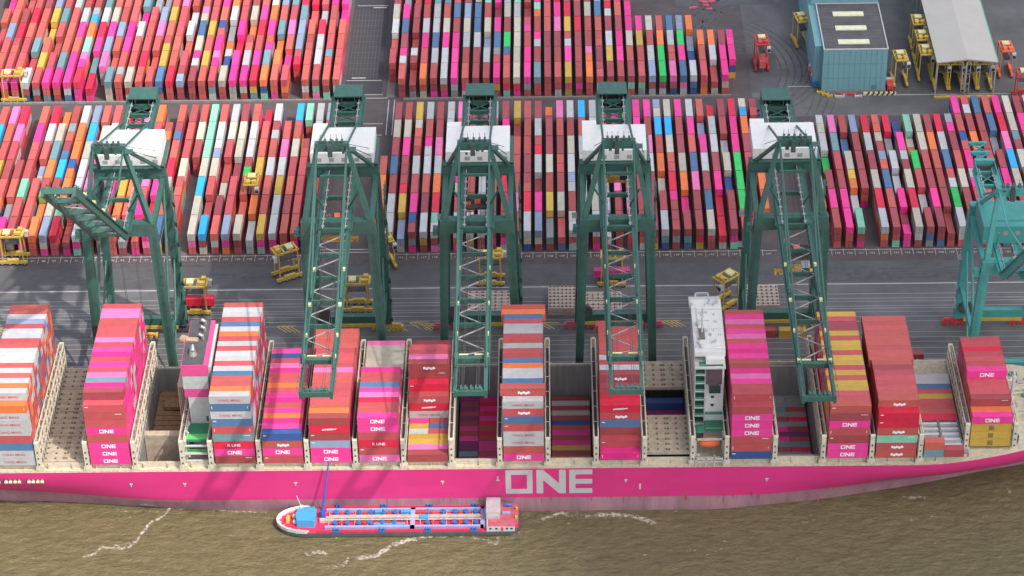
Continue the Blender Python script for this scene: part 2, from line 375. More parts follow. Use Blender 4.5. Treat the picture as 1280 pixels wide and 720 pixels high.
# ------------------------------------------------------------------ the container yard
LOWER = {-42:'RRRORCR',-28:'RLRYRRp',-15:'YrRrRpS',-1:'PKRr...',12:'rRgRRPR',27:'RRRwRWS',40:'OOLOTwO',54:'bwrCBRr',67:'SgOOOOW',82:'rrWWwCb',
 95:'WrpPWRR',110:'RRWWPWR',125:'RRPORWS',140:'ROYPRPR',152:'KRORRCp',168:'RPRRRRO',182:'PSPRWO.',196:'BRWSRBR',212:'WRRwRRr',226:'....rwR',
 239:'wwCwggg',252.5:'CrRwbWR',267.5:'RrwrRwW',281:'bRRrwwr',296:'wRRGWWR',311:'WORYRRS',325:'YRRWRWW',340:'WWYWpR.',354:'RrRRwRC',367:'RRRRR.g',
 381:'RRRRRWW',395:'.....Rb',472:'ROOR...',486:'WWrBrwr',500:'bYSrPwR',514.4:'rPRWrRY',528.75:'WRRWWRW',542.5:'WSOWpRR',556.5:'RWWWKWW',
 570.6:'WrwWRRp',587:'WrRrRRr',601:'WWWWRYR',615:'rRRRSRW',630:'RRSRRPR',645.2:'RpRRRrY',659:'WSRRRrR',673:'bPrWSWR',687.5:'KYRwRRR',702:'RwrRrRp',
 716:'WrWWwrW',731:'WWWWWRC',745.6:'WwTWWWW',760:'WWWRRRr',775:'RRpPSPP',790:'RpRRRwG',804.5:'RRRWpPP',818.8:'rRRWprP',832.2:'WRwOrCw',846:'rrSRwCw',
 860.6:'rPOwrrP',875.6:'RRpBRPW',890:'wBrWPbR',904.4:'SSPRWWS',918.75:'rrNwWRR',933:'RGGGPPS',947.5:'rOOrROC',961.5:'.OO...R',1034:'.OwRKK.',
 1048.5:'rPRGWw.',1063.5:'PPRRTp.',1078:'gWOwBR.',1092:'..RRrb.',1108:'WSwRWS.',1122.5:'rRBRrR.',1136.5:'PPWWKS.',1151:'wSwrPN.',1165:'RWRGOg.',
 1179:'rPrRww.',1192:'RRRROr.',1206:'WGWBWS.',1221:'ORwRrP.',1235:'RRPPRRP',1249:'rRNBOrW',1263:'RRWRrrB',1277:'RRPrKBR',1291:'RRwCpSP',1305:'RRRwrww',
 1319:'RRRRRPR',1333:'RSRWRRW'}
def front_x(px, y=288.5, zt=-3.3):                       # yard rows were measured along their front edge
    d = F+R2*(px-640)/FPX-U2*(y-360)/FPX; return (CAM+d*(zt-CAM.z)/d.z).x
UP = [(i/6-.2, s) for i, s in ((-110,'RPRRR'),(-35,'PRRbRR'),(40,'PRRSr'),(118,'PRRRS'),(196,'WRTRR'),(275,'RYRYY'),(350,'PRRRT'),(428,'PTRRR'),(507,'PPRPW'),(584,'SPgOC'),(668,'STPSW'),(745,'.pbPw'),(815,'TRRbr'),(890,'RRPPR'),(965,'wRRWP'),
      (1042,'RSRRR'),(1120,'RRRpb'),(1195,'BYYRY'))]
UP += [(213+i/6, s) for i, s in ((-8,'SRRRR'),(72,'bRRWW'),(160,'rWwBw'),(235,'RYRYR'),(310,'RPPRR'),(387,'wNWKW'),(465,'PPSPR'),(545,'PWROw'),(620,'SPRSP'),(697,'OTPPO'),
      (775,'ROOTR'),(853,'RPRpR'),(930,'.SbbT'),(1008,'RRRRR'),(1087,'RWWSW'),(1165,'RRRRr'),(1243,'RRRRP'))]
UP += [(480+i/6, s) for i, s in ((52,'.RRWw'),(130,'RWRBP'),(212,'rrrrr'),(290,'ORPWR'),(370,'rWBWW'),(448,'WWPwR'),(525,'PPPRB'),(607,'RrWwb'),(688,'rRWBB'),(765,'rWbwr'),
      (843,'PRBPR'),(918,'RRGrw'),(995,'wwwwW'),(1075,'PPRPR'),(1151,'TRWrO'),(1228,'RRRRR'))]
UP += [(693+i/5.494, s) for i, s in ((25,'RrRpPS'),(97,'YPWYS'),(170,'rrrSr'),(242,'OORrw'),(315,'RrRRB'),(387,'RYWrW'),(459,'rPPRR'),(530,'RRwPP'),(603,'RRYP.'),(675,'bWRw.'),
      (747,'GGOR.'),(820,'pRWB.'),(890,'BPGb.'),(960,'WNbO.'),(1032,'RRO..'),(1105,'RWO..'),(1178,'PPR..'),(1240,'.PP..'))]
YH = 2.87
yard = []
def yard_row(X, Y0, s, pitch, L, extra=0):
    s = s + ''.join(rnd.choice(MIX) for _ in range(extra))
    for j, c in enumerate(s):
        if c == '.': continue
        t = 3 if rnd.random() > .10 else 2
        if c == 'R' and X > -50 and rnd.random() < .45: c = 'r'
        if c in 'KN': t = 2
        for k in range(t):
            key = c if k == t-1 else rnd.choice(MIX)
            x = X-1.22+rnd.uniform(-.05, .05)
            y = Y0+j*pitch
            if rnd.random() < .10 and k == t-1:
                yard.append((x, y, Q+.05+k*YH, L/2-.05, key)); yard.append((x, y+L/2+.05, Q+.05+k*YH, L/2-.05, rnd.choice(MIX)))
            else: yard.append((x, y, Q+.05+k*YH, L, key))
YX = []
for px, s in LOWER.items():
    X = front_x(px); YX.append(X); yard_row(X, 128.3, s, 12.32, 12.1)
for px, s in UP:
    yard_row(front_x(px, 96.2), 231.2, s, 11.58, 11.42, 0 if s.endswith('.') else 2)

# ------------------------------------------------------------------ link containers: the 300 largest one by one, the rest as one mass
boxes.sort(key=lambda b: -b['area'])
single = boxes[:292]; rest = boxes[292:]
cache = {}
for b in single:
    v = rnd.randrange(4); ck = (b['key'], round(b['L'], 2), v)
    if ck not in cache:
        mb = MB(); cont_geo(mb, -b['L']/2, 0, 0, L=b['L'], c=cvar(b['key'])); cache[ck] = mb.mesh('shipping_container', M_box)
    o = bpy.data.objects.new('shipping_container', cache[ck]); col.objects.link(o)
    o.location = (b['x0']+b['L']/2+rnd.uniform(-.03, .03), b['y0']+rnd.uniform(-.01, .01), b['z0'])
    tag(o, b['label'], 'shipping container', 'containers stacked on the ship')
    if not b['logo'] and b['L'] > 12 and not b['hidden'] and b['z0'] > -1 and b['area'] > 380: b['logo'] = rnd.choice(['idbar', 'idrow', 'mark', None])
    if b['logo']:
        l = bpy.data.objects.new('lettering', get_logo(b['logo'])); col.objects.link(l); l.parent = o
mb = MB()
for b in rest:
    if b['hidden'] and not b['vis']:
        # buried deep in a stack: only its two ends can be seen from the side
        pass
    cont_geo(mb, b['x0'], b['y0'], b['z0'], L=b['L'], c=cvar(b['key']))
for x, y, z, L, k in yard:
    c_ = cvar(k, .14); cont_geo(mb, x, y, z, L=L, Hh=YH-.02, along='y', c=c_)
    if y < 129 or 230.5 < y < 232:                                    # door ends face the camera: locking bars and sill
        mb.cc = tuple(min(.8, q*.6+.16) for q in c_)
        for d in (.42, .86, 1.5, 1.94): mb.box(x+d, x+d+.07, y-.03, y+.05, z+.15, z+YH-.2)
        mb.cc = tuple(q*.45 for q in c_); mb.box(x+1.19, x+1.25, y-.01, y+.05, z+.1, z+YH-.12); mb.cc = None
tag(mb.build('stacked_containers', M_box), 'long rows of stacked containers of all colours filling the yard', 'shipping container', 'containers in the yard and deep in the ship', 'stuff')

# ------------------------------------------------------------------ cloud high above, shading the quay towards the bow
SH = [(40,-420),(45,-120),(30,-40),(-20,15),(-92,75),(-108,130),(-72,190),(-48,260),(-60,340),(-40,520),(420,640),(700,300),(640,-200),(300,-460)]
CZ = 2000.0; off = SD*((CZ)/SD.z)
mb = MB(); n_ = len(SH); dense = []
for (xa, ya), (xb, yb) in zip(SH, SH[1:]+SH[:1]):
    for k in range(6):
        t = k/6; dense.append((xa+(xb-xa)*t+rnd.uniform(-9, 9)+off.x, ya+(yb-ya)*t+rnd.uniform(-9, 9)+off.y))
cx_, cy_ = sum(p[0] for p in dense)/len(dense), sum(p[1] for p in dense)/len(dense)
rings = [(1, 0), (.93, 26), (.7, 60), (.4, 85)]
for sgn in (1, -1):
    base = len(mb.v)
    for f_, h_ in rings: mb.v += [(cx_+(x-cx_)*f_, cy_+(y-cy_)*f_, CZ+sgn*h_*(1 if sgn > 0 else .35)*(1+.25*math.sin(i*1.3+f_*9))) for i, (x, y) in enumerate(dense)]
    mb.v.append((cx_, cy_, CZ+sgn*(95 if sgn > 0 else 32))); N_ = len(dense)
    for r_ in range(3):
        for i in range(N_):
            q = [base+r_*N_+i, base+r_*N_+(i+1)%N_, base+(r_+1)*N_+(i+1)%N_, base+(r_+1)*N_+i]; mb.face(q if sgn > 0 else q[::-1])
    for i in range(N_):
        q = [base+3*N_+i, base+3*N_+(i+1)%N_, base+4*N_]; mb.face(q if sgn > 0 else q[::-1])
tag(mb.build('cloud', mat('cloud_white', (.8,.8,.8), 1)), kind='stuff')

# ------------------------------------------------------------------ ground
mb = MB()
mb.poly([(-3000,52,Q),(3000,52,Q),(3000,6000,Q),(-3000,6000,Q)])
tag(mb.build('ground', M_asph), kind='structure')
mb = MB(); mb.box(-3000, 3000, 51.2, 52, -30, Q+.02); mb.box(-3000, 3000, 52, 52.6, Q-.5, Q+.25)
tag(mb.build('quay_wall', M_conc), kind='structure')
# ground patches
mb = MB()
def strip(mb, x0, x1, y0, y1, dz=.004): mb.poly([(x0,y0,Q+dz),(x1,y0,Q+dz),(x1,y1,Q+dz),(x0,y1,Q+dz)])
strip(mb, -400, 100, 120.5, 228.8); strip(mb, -400, 86, 228.9, 330); strip(mb, 100, 400, 120.5, 215)
tag(mb.build('yard_paving', mat('yard_paving', (.085,.072,.075), .9, var=.2, scale=.12)), kind='structure')
mb = MB()
strip(mb, -69.8, -55.5, 234, 330, .008)
tag(mb.build('lane_asphalt', M_dark), kind='structure')
mb = MB()
strip(mb, 130, 152, 222, 330, .006); strip(mb, 60, 100, 300, 330, .006); strip(mb, 86, 97, 232, 262, .006)
strip(mb, -300, 300, 108.2, 127, .003)
for i in range(16):
    x_ = rnd.uniform(-200, 190); y_ = rnd.choice([rnd.uniform(109, 120), rnd.uniform(60, 88), rnd.uniform(240, 280)]); strip(mb, x_, x_+rnd.uniform(5, 16), y_, y_+rnd.uniform(2, 7), .0045+i*.0002)
tag(mb.build('asphalt_patches', mat('patch_asphalt', (.088,.088,.094), .85, var=.22, scale=.08)), kind='structure')
mb = MB()
strip(mb, -122.5, -118.5, 126, 185, .008); strip(mb, -53.5, -50.5, 232, 262, .008)
tag(mb.build('lane_concrete', M_lane), kind='structure')
# painted lines
mb = MB()
for y, wd in ((107,.35),(101.2,.22),(98.6,.22),(96.9,.2),(94.2,.2),(92.9,.22),(90.9,.18),(88.2,.2),(85.6,.2),(79.5,.16),(76.6,.2),(74.2,.16),(70.8,.18),(67.5,.2),(64.9,.2),(58.6,.18)):
    mb.box(-400, 400, y-wd/2, y+wd/2, Q, Q+.012)
tag(mb.build('apron_lines', M_rail), kind='structure')
mb = MB()
for i in range(9): mb.box(-68.8+i*1.35, -68.72+i*1.35, 246, 300, Q, Q+.013)
for i in range(12): mb.box(-68.8, -57.8, 249+i*4.2, 249.1+i*4.2, Q, Q+.014)
tag(mb.build('lane_grid', M_lane), kind='structure')
mb = MB()                                             # tyre tracks worn into the asphalt
for cx, cy, r, a0, a1 in ((60,250,38,-1.3,.9),(64,262,46,-1.3,.4),(50,240,60,-.9,.5),(108,205,22,1.9,3.6),(40,300,30,-1.6,-.1),(95,290,22,2.2,4.4),(55,330,34,-1.9,-.5),(120,214,30,3.4,4.6)):
    for o_ in (0, 2.6, 5.4, 8.1):
        rr = r+o_; n_ = 26
        for k in range(n_):
            t0, t1 = a0+(a1-a0)*k/n_, a0+(a1-a0)*(k+1)/n_
            mb.poly([(cx+rr*math.cos(t0),cy+rr*math.sin(t0),Q+.010+o_*.0002),(cx+(rr+.7)*math.cos(t0),cy+(rr+.7)*math.sin(t0),Q+.010+o_*.0002),(cx+(rr+.7)*math.cos(t1),cy+(rr+.7)*math.sin(t1),Q+.010+o_*.0002),(cx+rr*math.cos(t1),cy+rr*math.sin(t1),Q+.010+o_*.0002)])
for i in range(46):
    x_ = rnd.uniform(-210, 190); L_ = rnd.uniform(25, 90); y_ = rnd.uniform(107.8, 124) if i < 34 else rnd.uniform(58, 88); b_ = rnd.uniform(-6, 6) if i < 34 else 0
    for q in (0, 4.6):
        pts_ = [(x_+L_*t/10, y_+q*.4+b_*(t/10)**2*(.5 if y_ < 116 else -.5)) for t in range(11)]
        for (xa, ya), (xb_, yb_) in zip(pts_, pts_[1:]): mb.poly([(xa,ya,Q+.009+i*.00005),(xb_,yb_,Q+.009+i*.00005),(xb_,yb_+.55,Q+.009+i*.00005),(xa,ya+.55,Q+.009+i*.00005)])
tag(mb.build('tyre_tracks', mat('tyre_marks', (.088,.085,.088), .9, var=.3, scale=.4)), kind='structure')
mb = MB()
mb.box(-400, 400, 106.9, 107.2, Q, Q+.016)
for x0, x1, y in ((-68.5,-56,303),(-69.5,-56,244.5),(-70,-55,234),(-70,-53,231.4),(-62,-54,213),(-62,-54,205),(-73,-50,130.5),(-73,-50,128.8),(100,112,236.5),(130,400,229.6),(186,240,229)):
    mb.box(x0, x1, y-.15, y+.15, Q, Q+.014)
for x0 in (-52.6,-50.4): mb.box(x0, x0+.25, 205, 230, Q, Q+.014)
for i in range(12): mb.box(-67.6+i*.45, -67.3+i*.45, 246, 246.8, Q, Q+.014); mb.box(-62+i*.45, -61.7+i*.45, 301, 301.8, Q, Q+.014)
for X in YX: mb.box(X-2.05, X-1.93, 124, 127.9, Q, Q+.014)
mb.box(YX[0]-3, YX[31]+3, 127.2, 127.4, Q, Q+.016); mb.box(YX[32]-3, YX[66]+3, 127.2, 127.4, Q, Q+.016); mb.box(YX[68]-3, YX[-1]+3, 127.2, 127.4, Q, Q+.016)
tag(mb.build('painted_lines', M_line), kind='structure')
mb = MB()
for cx, cy, n in ((-80,82.5,4),(-47,82.5,6),(-33,83,5),(-35.5,84,2),(49,83.5,4),(8,83,2),(-176,83,3),(-110,82,3)):
    for i in range(n):
        x = cx+i*1.5; mb.quadbox([(x,cy,Q),(x+.5,cy,Q),(x-3.2,cy+3.4,Q),(x-3.7,cy+3.4,Q),(x,cy,Q+.014),(x+.5,cy,Q+.014),(x-3.2,cy+3.4,Q+.014),(x-3.7,cy+3.4,Q+.014)])
    mb.box(cx-3, cx+3, cy+3.3, cy+3.7, Q, Q+.014)
tag(mb.build('yellow_ground_marks', M_ymark), kind='structure')
# row numbers in front of the yard rows
vs, fs = [], []
for i, X in enumerate(YX):
    me = text_mesh(str(81+i), 1.35, M_line, .0); o = len(vs)
    vs += [(v.co.x+X, v.co.y+124.9, Q+.012) for v in me.vertices]; fs += [[o+j for j in p.vertices] for p in me.polygons]
    bpy.data.meshes.remove(me)
me = bpy.data.meshes.new('row_numbers'); me.from_pydata(vs, [], fs); me.materials.append(M_line)
o = bpy.data.objects.new('row_numbers', me); col.objects.link(o); tag(o, kind='structure')

# ------------------------------------------------------------------ water
def foam_amt(x, y):
    a = 0
    for pts, wd, bx_ in FOAMB:
        if x < bx_[0] or x > bx_[1] or y < bx_[2] or y > bx_[3]: continue
        for (x0,y0,a0),(x1,y1,a1) in zip(pts, pts[1:]):
            dx, dy = x1-x0, y1-y0; t = max(0, min(1, ((x-x0)*dx+(y-y0)*dy)/(dx*dx+dy*dy+1e-6)))
            d = math.hypot(x-x0-t*dx, y-y0-t*dy); k = (a0+(a1-a0)*t)*math.exp(-(d/wd)**2)
            if k > a: a = k
    return a
def wp(px, py):
    d = F+R2*(px-640)/FPX-U2*(py-360)/FPX; p = CAM+d*(WATER-CAM.z)/d.z; return (p.x, p.y)
FOAM = []
for pts, wd in (([(213,634,1),(205,645,1),(188,653,1),(180,663,.9),(172,674,.9),(163,683,1),(150,686,1),(127,684,1),(117,693,.9),(104,696,1)], .8),
                ([(100,697,.4),(60,690,.5),(20,708,.5)], .7),([(165,676,.5),(150,684,.8),(140,680,.5)], 1.6),
                ([(213,635,.8),(245,635,.9),(300,639,.8),(345,641,.6)], .9),([(385,692,.9),(400,690,1),(412,694,.6)], 1.3),
                ([(448,698,.9),(470,695,1),(490,682,.9),(508,675,1),(540,670,.8),(570,668,.9),(600,673,.6),(618,680,.9),(624,672,.7)], 1.5),
                ([(400,710,.6),(430,706,.8),(436,698,.8)], .9),([(680,648,.9),(700,642,.9),(730,645,.8),(760,643,1),(790,645,.9),(815,652,1),(818,656,.6)], 1.5),
                ([(340,650,.5),(348,660,.5),(380,670,.4),(420,672,.5)], 1.2),([(650,665,.7),(640,672,.6),(625,668,.8)], 1.4),
                ([(1130,622,.8),(1145,622,.9),(1160,620,.6)], 1.0),([(1205,608,1),(1225,602,1),(1235,600,.4)], 1.1),([(1258,600,.9),(1262,615,1)], .9),
                ([(1136,651,.8),(1148,649,.8)], .6),([(1164,646,.9),(1170,645,.9)], .6),([(993,664,.7),(1004,663,.7)], .6),([(900,677,.7),(907,676,.7)], .6),
                ([(803,694,.8),(808,694,.8)], .5),([(160,646,.7),(166,647,.7)], .6),([(708,655,.8),(718,655,.7)], .5),([(305,670,.6),(308,682,.5)], .5)):
    FOAM.append(([(*wp(x, y), a) for x, y, a in pts], wd))
for i_ in range(70):
    px_, py_ = rnd.uniform(0, 1280), rnd.uniform(640, 720); a_ = rnd.uniform(.35, .75); FOAM.append(([(*wp(px_, py_), a_), (*wp(px_+rnd.uniform(3, 12), py_+rnd.uniform(-2.5, .5)), a_*.6)], .45))
for i_ in range(46):
    px_ = rnd.uniform(0, 1280); yb_ = 627 if px_ < 120 else (639 if px_ < 870 else 639-(px_-870)*.14); FOAM.append(([(*wp(px_, yb_), .7), (*wp(px_+rnd.uniform(5, 22), yb_+rnd.uniform(0, 2)), .5)], .5))
for x_, y_, r_ in ((1150,618,26),(1215,606,22),(1000,650,30),(880,690,30)):
    for k_ in range(9): q_, p_ = x_+rnd.uniform(-r_, r_), y_+rnd.uniform(-7, 7); FOAM.append(([(*wp(q_, p_), .8), (*wp(q_+rnd.uniform(3, 9), p_-1), .6)], .45))
mb = MB(); NX, NY = 620, 230; x0, x1, y0, y1 = -200, 210, -105, 30
for j in range(NY+1):
    for i in range(NX+1): mb.v.append((x0+(x1-x0)*i/NX, y0+(y1-y0)*j/NY, WATER))
for j in range(NY):
    for i in range(NX): mb.face([j*(NX+1)+i, j*(NX+1)+i+1, (j+1)*(NX+1)+i+1, (j+1)*(NX+1)+i])
nv = len(mb.v)
for a, b, c, d in ((-4000,x0,-4000,52),(x1,4000,-4000,52),(x0,x1,-4000,y0),(x0,x1,y1,52)): mb.poly([(a,c,WATER),(b,c,WATER),(b,d,WATER),(a,d,WATER)])
m = bpy.data.materials.new('river_water'); m.use_nodes = True; n = m.node_tree.nodes; l = m.node_tree.links; b = n['Principled BSDF']
geo = n.new('ShaderNodeNewGeometry'); mp = n.new('ShaderNodeMapping'); l.new(geo.outputs['Position'], mp.inputs[0]); mp.inputs['Scale'].default_value = (.55, 1, 1); mp.inputs['Rotation'].default_value = (0, 0, .12)
nz = n.new('ShaderNodeTexNoise'); nz.inputs['Scale'].default_value = .38; nz.inputs['Detail'].default_value = 8; nz.inputs['Roughness'].default_value = .62; l.new(mp.outputs[0], nz.inputs[0])
nb = n.new('ShaderNodeTexNoise'); nb.inputs['Scale'].default_value = .02; nb.inputs['Detail'].default_value = 3; l.new(mp.outputs[0], nb.inputs[0])
bp = n.new('ShaderNodeBump'); bp.inputs['Strength'].default_value = .9; bp.inputs['Distance'].default_value = 1.7; l.new(nz.outputs[0], bp.inputs['Height']); l.new(bp.outputs[0], b.inputs['Normal'])
cr = n.new('ShaderNodeMix'); cr.data_type = 'RGBA'; cr.inputs[6].default_value = (.150,.122,.056,1); cr.inputs[7].default_value = (.125,.110,.062,1); l.new(nb.outputs[0], cr.inputs[0])
at = n.new('ShaderNodeAttribute'); at.attribute_name = 'foam'
nf = n.new('ShaderNodeTexNoise'); nf.inputs['Scale'].default_value = .9; nf.inputs['Detail'].default_value = 8; nf.inputs['Roughness'].default_value = .75; l.new(geo.outputs['Position'], nf.inputs[0])
ad = n.new('ShaderNodeMath'); ad.operation = 'MULTIPLY_ADD'; l.new(at.outputs['Fac'], ad.inputs[0]); ad.inputs[1].default_value = .34; l.new(nf.outputs[0], ad.inputs[2])
mr = n.new('ShaderNodeMapRange'); mr.inputs[1].default_value = .72; mr.inputs[2].default_value = .88; l.new(ad.outputs[0], mr.inputs[0])
mx = n.new('ShaderNodeMix'); mx.data_type = 'RGBA'; l.new(mr.outputs[0], mx.inputs[0]); l.new(cr.outputs[2], mx.inputs[6]); mx.inputs[7].default_value = (.50,.46,.38,1)
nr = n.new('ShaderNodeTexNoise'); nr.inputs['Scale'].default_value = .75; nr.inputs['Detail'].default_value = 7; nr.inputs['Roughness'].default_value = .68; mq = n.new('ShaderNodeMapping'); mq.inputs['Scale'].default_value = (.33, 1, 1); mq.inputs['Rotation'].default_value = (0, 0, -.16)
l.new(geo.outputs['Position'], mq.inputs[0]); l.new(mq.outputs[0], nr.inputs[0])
mrr = n.new('ShaderNodeMapRange'); mrr.inputs[1].default_value = .3; mrr.inputs[2].default_value = .7; mrr.inputs[3].default_value = .76; mrr.inputs[4].default_value = 1.26; l.new(nr.outputs[0], mrr.inputs[0])  # murk streaks plus ripple light and shade, multiplied into the water colour
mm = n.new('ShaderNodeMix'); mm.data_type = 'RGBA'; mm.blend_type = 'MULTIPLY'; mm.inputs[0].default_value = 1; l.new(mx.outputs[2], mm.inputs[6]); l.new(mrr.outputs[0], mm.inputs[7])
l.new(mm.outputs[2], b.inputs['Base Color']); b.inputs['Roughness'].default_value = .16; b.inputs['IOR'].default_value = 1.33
FOAMB = [(p_, w_, (min(q[0] for q in p_)-3*w_, max(q[0] for q in p_)+3*w_, min(q[1] for q in p_)-3*w_, max(q[1] for q in p_)+3*w_)) for p_, w_ in FOAM]
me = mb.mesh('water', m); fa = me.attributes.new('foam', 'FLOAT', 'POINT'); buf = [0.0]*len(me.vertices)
for i in range(nv):
    v = mb.v[i]
    if v[1] < 8: buf[i] = foam_amt(v[0], v[1])
fa.data.foreach_set('value', buf)
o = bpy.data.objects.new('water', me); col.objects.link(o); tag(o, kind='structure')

# ------------------------------------------------------------------ the container ship
ship = tag(empty('container_ship', (0, 25.2, WATER)), 'huge pink hulled container ship lying along the quay', 'ship')
def sp(mb, name, mats, parent=None):     # a part of the ship, in world coordinates
    o = mb.build(name, mats); p = parent or ship; o.parent = p
    wm = Matrix.Identity(4); q = p
    off = Vector((0, 0, 0))
    while q is not None: off += q.location; q = q.parent
    o.data.transform(Matrix.Translation(-off)); return o
ST = [(-205,3,12,15,-2.2),(-190,-.6,9,11,-2.2),(-175,-1,6.5,8,-2.2),(-163,-1,5.0,6.1,-2.2),(-148,-1,3.6,5.6,-2.2),(-137,-1,2.2,4.6,-2.2),(-127,-1,.9,3.6,-2.2),(-112,-1,-.7,2.2,-2.2),
      (-100,-1,-1,.8,-2.2),(-88,-1,-1,.2,-2.2),(-50,-1,-1,-.7,-2.2),(0,-1,-1,-1,-2.2),(60,-1,-1,-.9,-2.2),(75,-1,-.3,1.1,-2.2),(85,-1,1.0,2.5,-2.2),(92,-1,2.0,3.6,-2.2),(100,-1,3.2,5.1,-2.2),
      (110,-1,5.5,7.4,-2.2),(120,-1,8,9.6,-2.2),(127,-.6,9.8,11.5,-2.2),(133,.1,11.4,13.2,-2.0),(140,1.2,13.4,15.4,-1.6),(147,2.4,15.6,17.2,-1.0),(156,4.5,18.2,19.2,-.2),(166,9,21.5,22,.8),(175,15,23.8,24,1.6),(182,25.2,25.2,25.2,2.2)]
def interp(T, x, k):
    for a, b in zip(T, T[1:]):
        if a[0] <= x <= b[0]: t = (x-a[0])/(b[0]-a[0]); return a[k]+(b[k]-a[k])*t
    return T[-1][k]
hx = [-205+4*i for i in range(96)]+[182]
mb = MB(); zs = [0,.12,.25,.4,.55,.7,.85,1]
def hull_pts(x, far):
    yd, yb, yw, zt = (interp(ST, x, k) for k in (1,2,3,4)); out = []
    for t in zs: out.append((x, yd+(yb-yd)*t**2.4, zt+(-13.8-zt)*t))
    for t in (.5, 1): out.append((x, yb+(yw-yb)*t, -13.8-5.4*t))
    out.append((x, yw+1.5, -24))
    if far: out = [(a, 50.4-b_, c) for a, b_, c in out]
    return out
for far in (0, 1):
    prev = None
    for x in hx:
        P = hull_pts(x, far); o = len(mb.v); mb.v += P
        if prev is not None:
            for k in range(len(P)-1):
                q = [prev+k, o+k, o+k+1, prev+k+1]; mb.face(q if far else q[::-1], 0 if k < len(zs)-1 else (1 if k < len(zs)+1 else 2))
        prev = o
# transom
P, P2 = hull_pts(-205, 0), hull_pts(-205, 1)
for k in range(len(P)-1): mb.poly([P[k], P[k+1], P2[k+1], P2[k]], 0 if k < 7 else 1)
hull = sp(mb, 'hull', [M_pink, M_boot, M_under])
for p in hull.data.polygons: p.use_smooth = True
mb = MB(); Pl, W_ = one_polys()
polys_to_mb(mb, Pl, -5.75, -1.06, -12.1, 26.5/W_, 9.3, .05)
sp(mb, 'hull_lettering', M_hlogo)
for x, z in ((-149.6,-5.4),(-156.6,-5.4),(-163,-5.4)):
    op = sp(MB().box(x-2.9, x+2.9, -.85, -.6, z-.8, z+.9), 'mooring_opening', M_dgrey)
    for d in (-2,-.7,.7,2): mb = MB(); mb.tube((x+d-.5,-1.0,z-.4),(x+d+.5,-1.0,z-.4), .5, 8); mb.box(x+d-.2,x+d+.2,-1.2,-.8,z-.9,z+.4); sp(mb, 'mooring_roller', M_cream, op)
for x in (-120.5,-104,-70,-25,31,74):
    mb = MB(); mb.box(x-.5, x+.5, -1.05, -.98, -7.3, -6.8); mb.box(x-.15, x+.15, -1.05, -.98, -8.1, -7.3); sp(mb, 'hull_mark', M_white)
mb = MB(); mb.box(35.1, 35.6, -1.06, -.98, -10.8, -8.6)
mb.box(-8.3,-7.9,-1.05,-.98,-6.6,-5.2); mb.box(-8.7,-7.5,-1.05,-.98,-6.9,-6.6)
sp(mb, 'hull_mark', M_white)
for x in [rnd.uniform(-110, 95) for _ in range(26)]+[35.3, 49.5, -14, 61, 64]:
    z = -13.8+rnd.uniform(-.3, 1.6); w_ = rnd.uniform(.12, .5); h_ = rnd.uniform(.8, 3.4)
    sp(MB().quadbox([(x,-1.05,z-h_),(x+w_*.5,-1.05,z-h_),(x+w_*.5,-.9,z-h_),(x,-.9,z-h_),(x-.1,-1.05,z),(x+w_,-1.05,z),(x+w_,-.9,z),(x-.1,-.9,z)]), 'rust_run', M_rust)
POSTS = [-177.1,-162.4,-147.8,-133.2,-118.5,-103.9,-95.2,-80.5,-65.9,-51.2,-36.6,-22,-7.3,7.3,21.95,36.6,51.2,61.5,76.1,90.7,105.4,120.05,134.7,149.3]
# side decks, coamings, holds
mb = MB()
for a, b in zip(hx, hx[1:]):
    for far in (0, 1):
        ya, yb = interp(ST, a, 1), interp(ST, b, 1); za, zb = interp(ST, a, 4), interp(ST, b, 4)
        inner = 1.4 if b <= 134 else 25.2
        ia = max(ya+.1, inner) if b > 134 else inner
        P = [(a,ya+.02,za-.05),(b,yb+.02,zb-.05),(b,inner,zb-.05),(a,inner,za-.05)]
        if far: P = [(x,50.4-y,z) for x,y,z in P][::-1]
        mb.poly(P)
mb.poly([(-205,1.4,-2.25),(-163,1.4,-2.25),(-163,49,-2.25),(-205,49,-2.25)])
sp(mb, 'side_deck', M_cream)
mb = MB()
for far in (0, 1):
    f = (lambda y: 50.4-y) if far else (lambda y: y)
    y0_, y1_ = sorted((f(1.3), f(1.7)))
    mb.box(-163, 134.5, y0_, y1_, -2.25, -.35)
    xx = -160
    while xx < 130:
        yy = sorted((f(.75), f(1.3))); mb.box(xx-.22, xx+.22, yy[0], yy[1], -2.25, -.5); xx += 7.32
sp(mb, 'hatch_coaming', M_cream)
mb = MB()
xx = -160
while xx < 140:
    y = interp(ST, xx, 1); z = interp(ST, xx, 4)
    mb.box(xx-.05, xx+.05, y+.1, y+.2, z, z+1.05); xx += 2.4
for a, b in zip(hx, hx[1:]):
    if a > -165 and b < 146:
        for dz in (.55, 1.05): mb.beam((a, interp(ST, a, 1)+.15, interp(ST, a, 4)+dz), (b, interp(ST, b, 1)+.15, interp(ST, b, 4)+dz), .07)
sp(mb, 'railing', M_cream)
mb = MB()
for i, x in enumerate(POSTS[1:-1]):
    d = 1 if -118.6 < x < 76 else 0
    mb.box(x-.7, x+.7, 1.9 if d else 2.4, 48.7, -6 if not d else -18, -.6)
    if not d: mb.box(x-.69, x+.69, 9 if x < 100 else 17, 40 if x < 100 else 33, -18, -6)
mb.box(-118, 76, 48.0, 48.7, -18, -.5); mb.box(-118, 76, 1.72, 2.1, -18, -.5); mb.box(-118, 90, 3.2, 46, -18.3, -18); mb.box(76, 105, 46.5, 47, -16, -.5); mb.box(76, 105, 2.2, 2.5, -7, -.5)
mb.box(-163, -118, 48, 48.7, -5, -.5); mb.box(105, 134, 44, 44.6, -5, -.5)
sp(mb, 'hold', M_hold)
mb = MB()
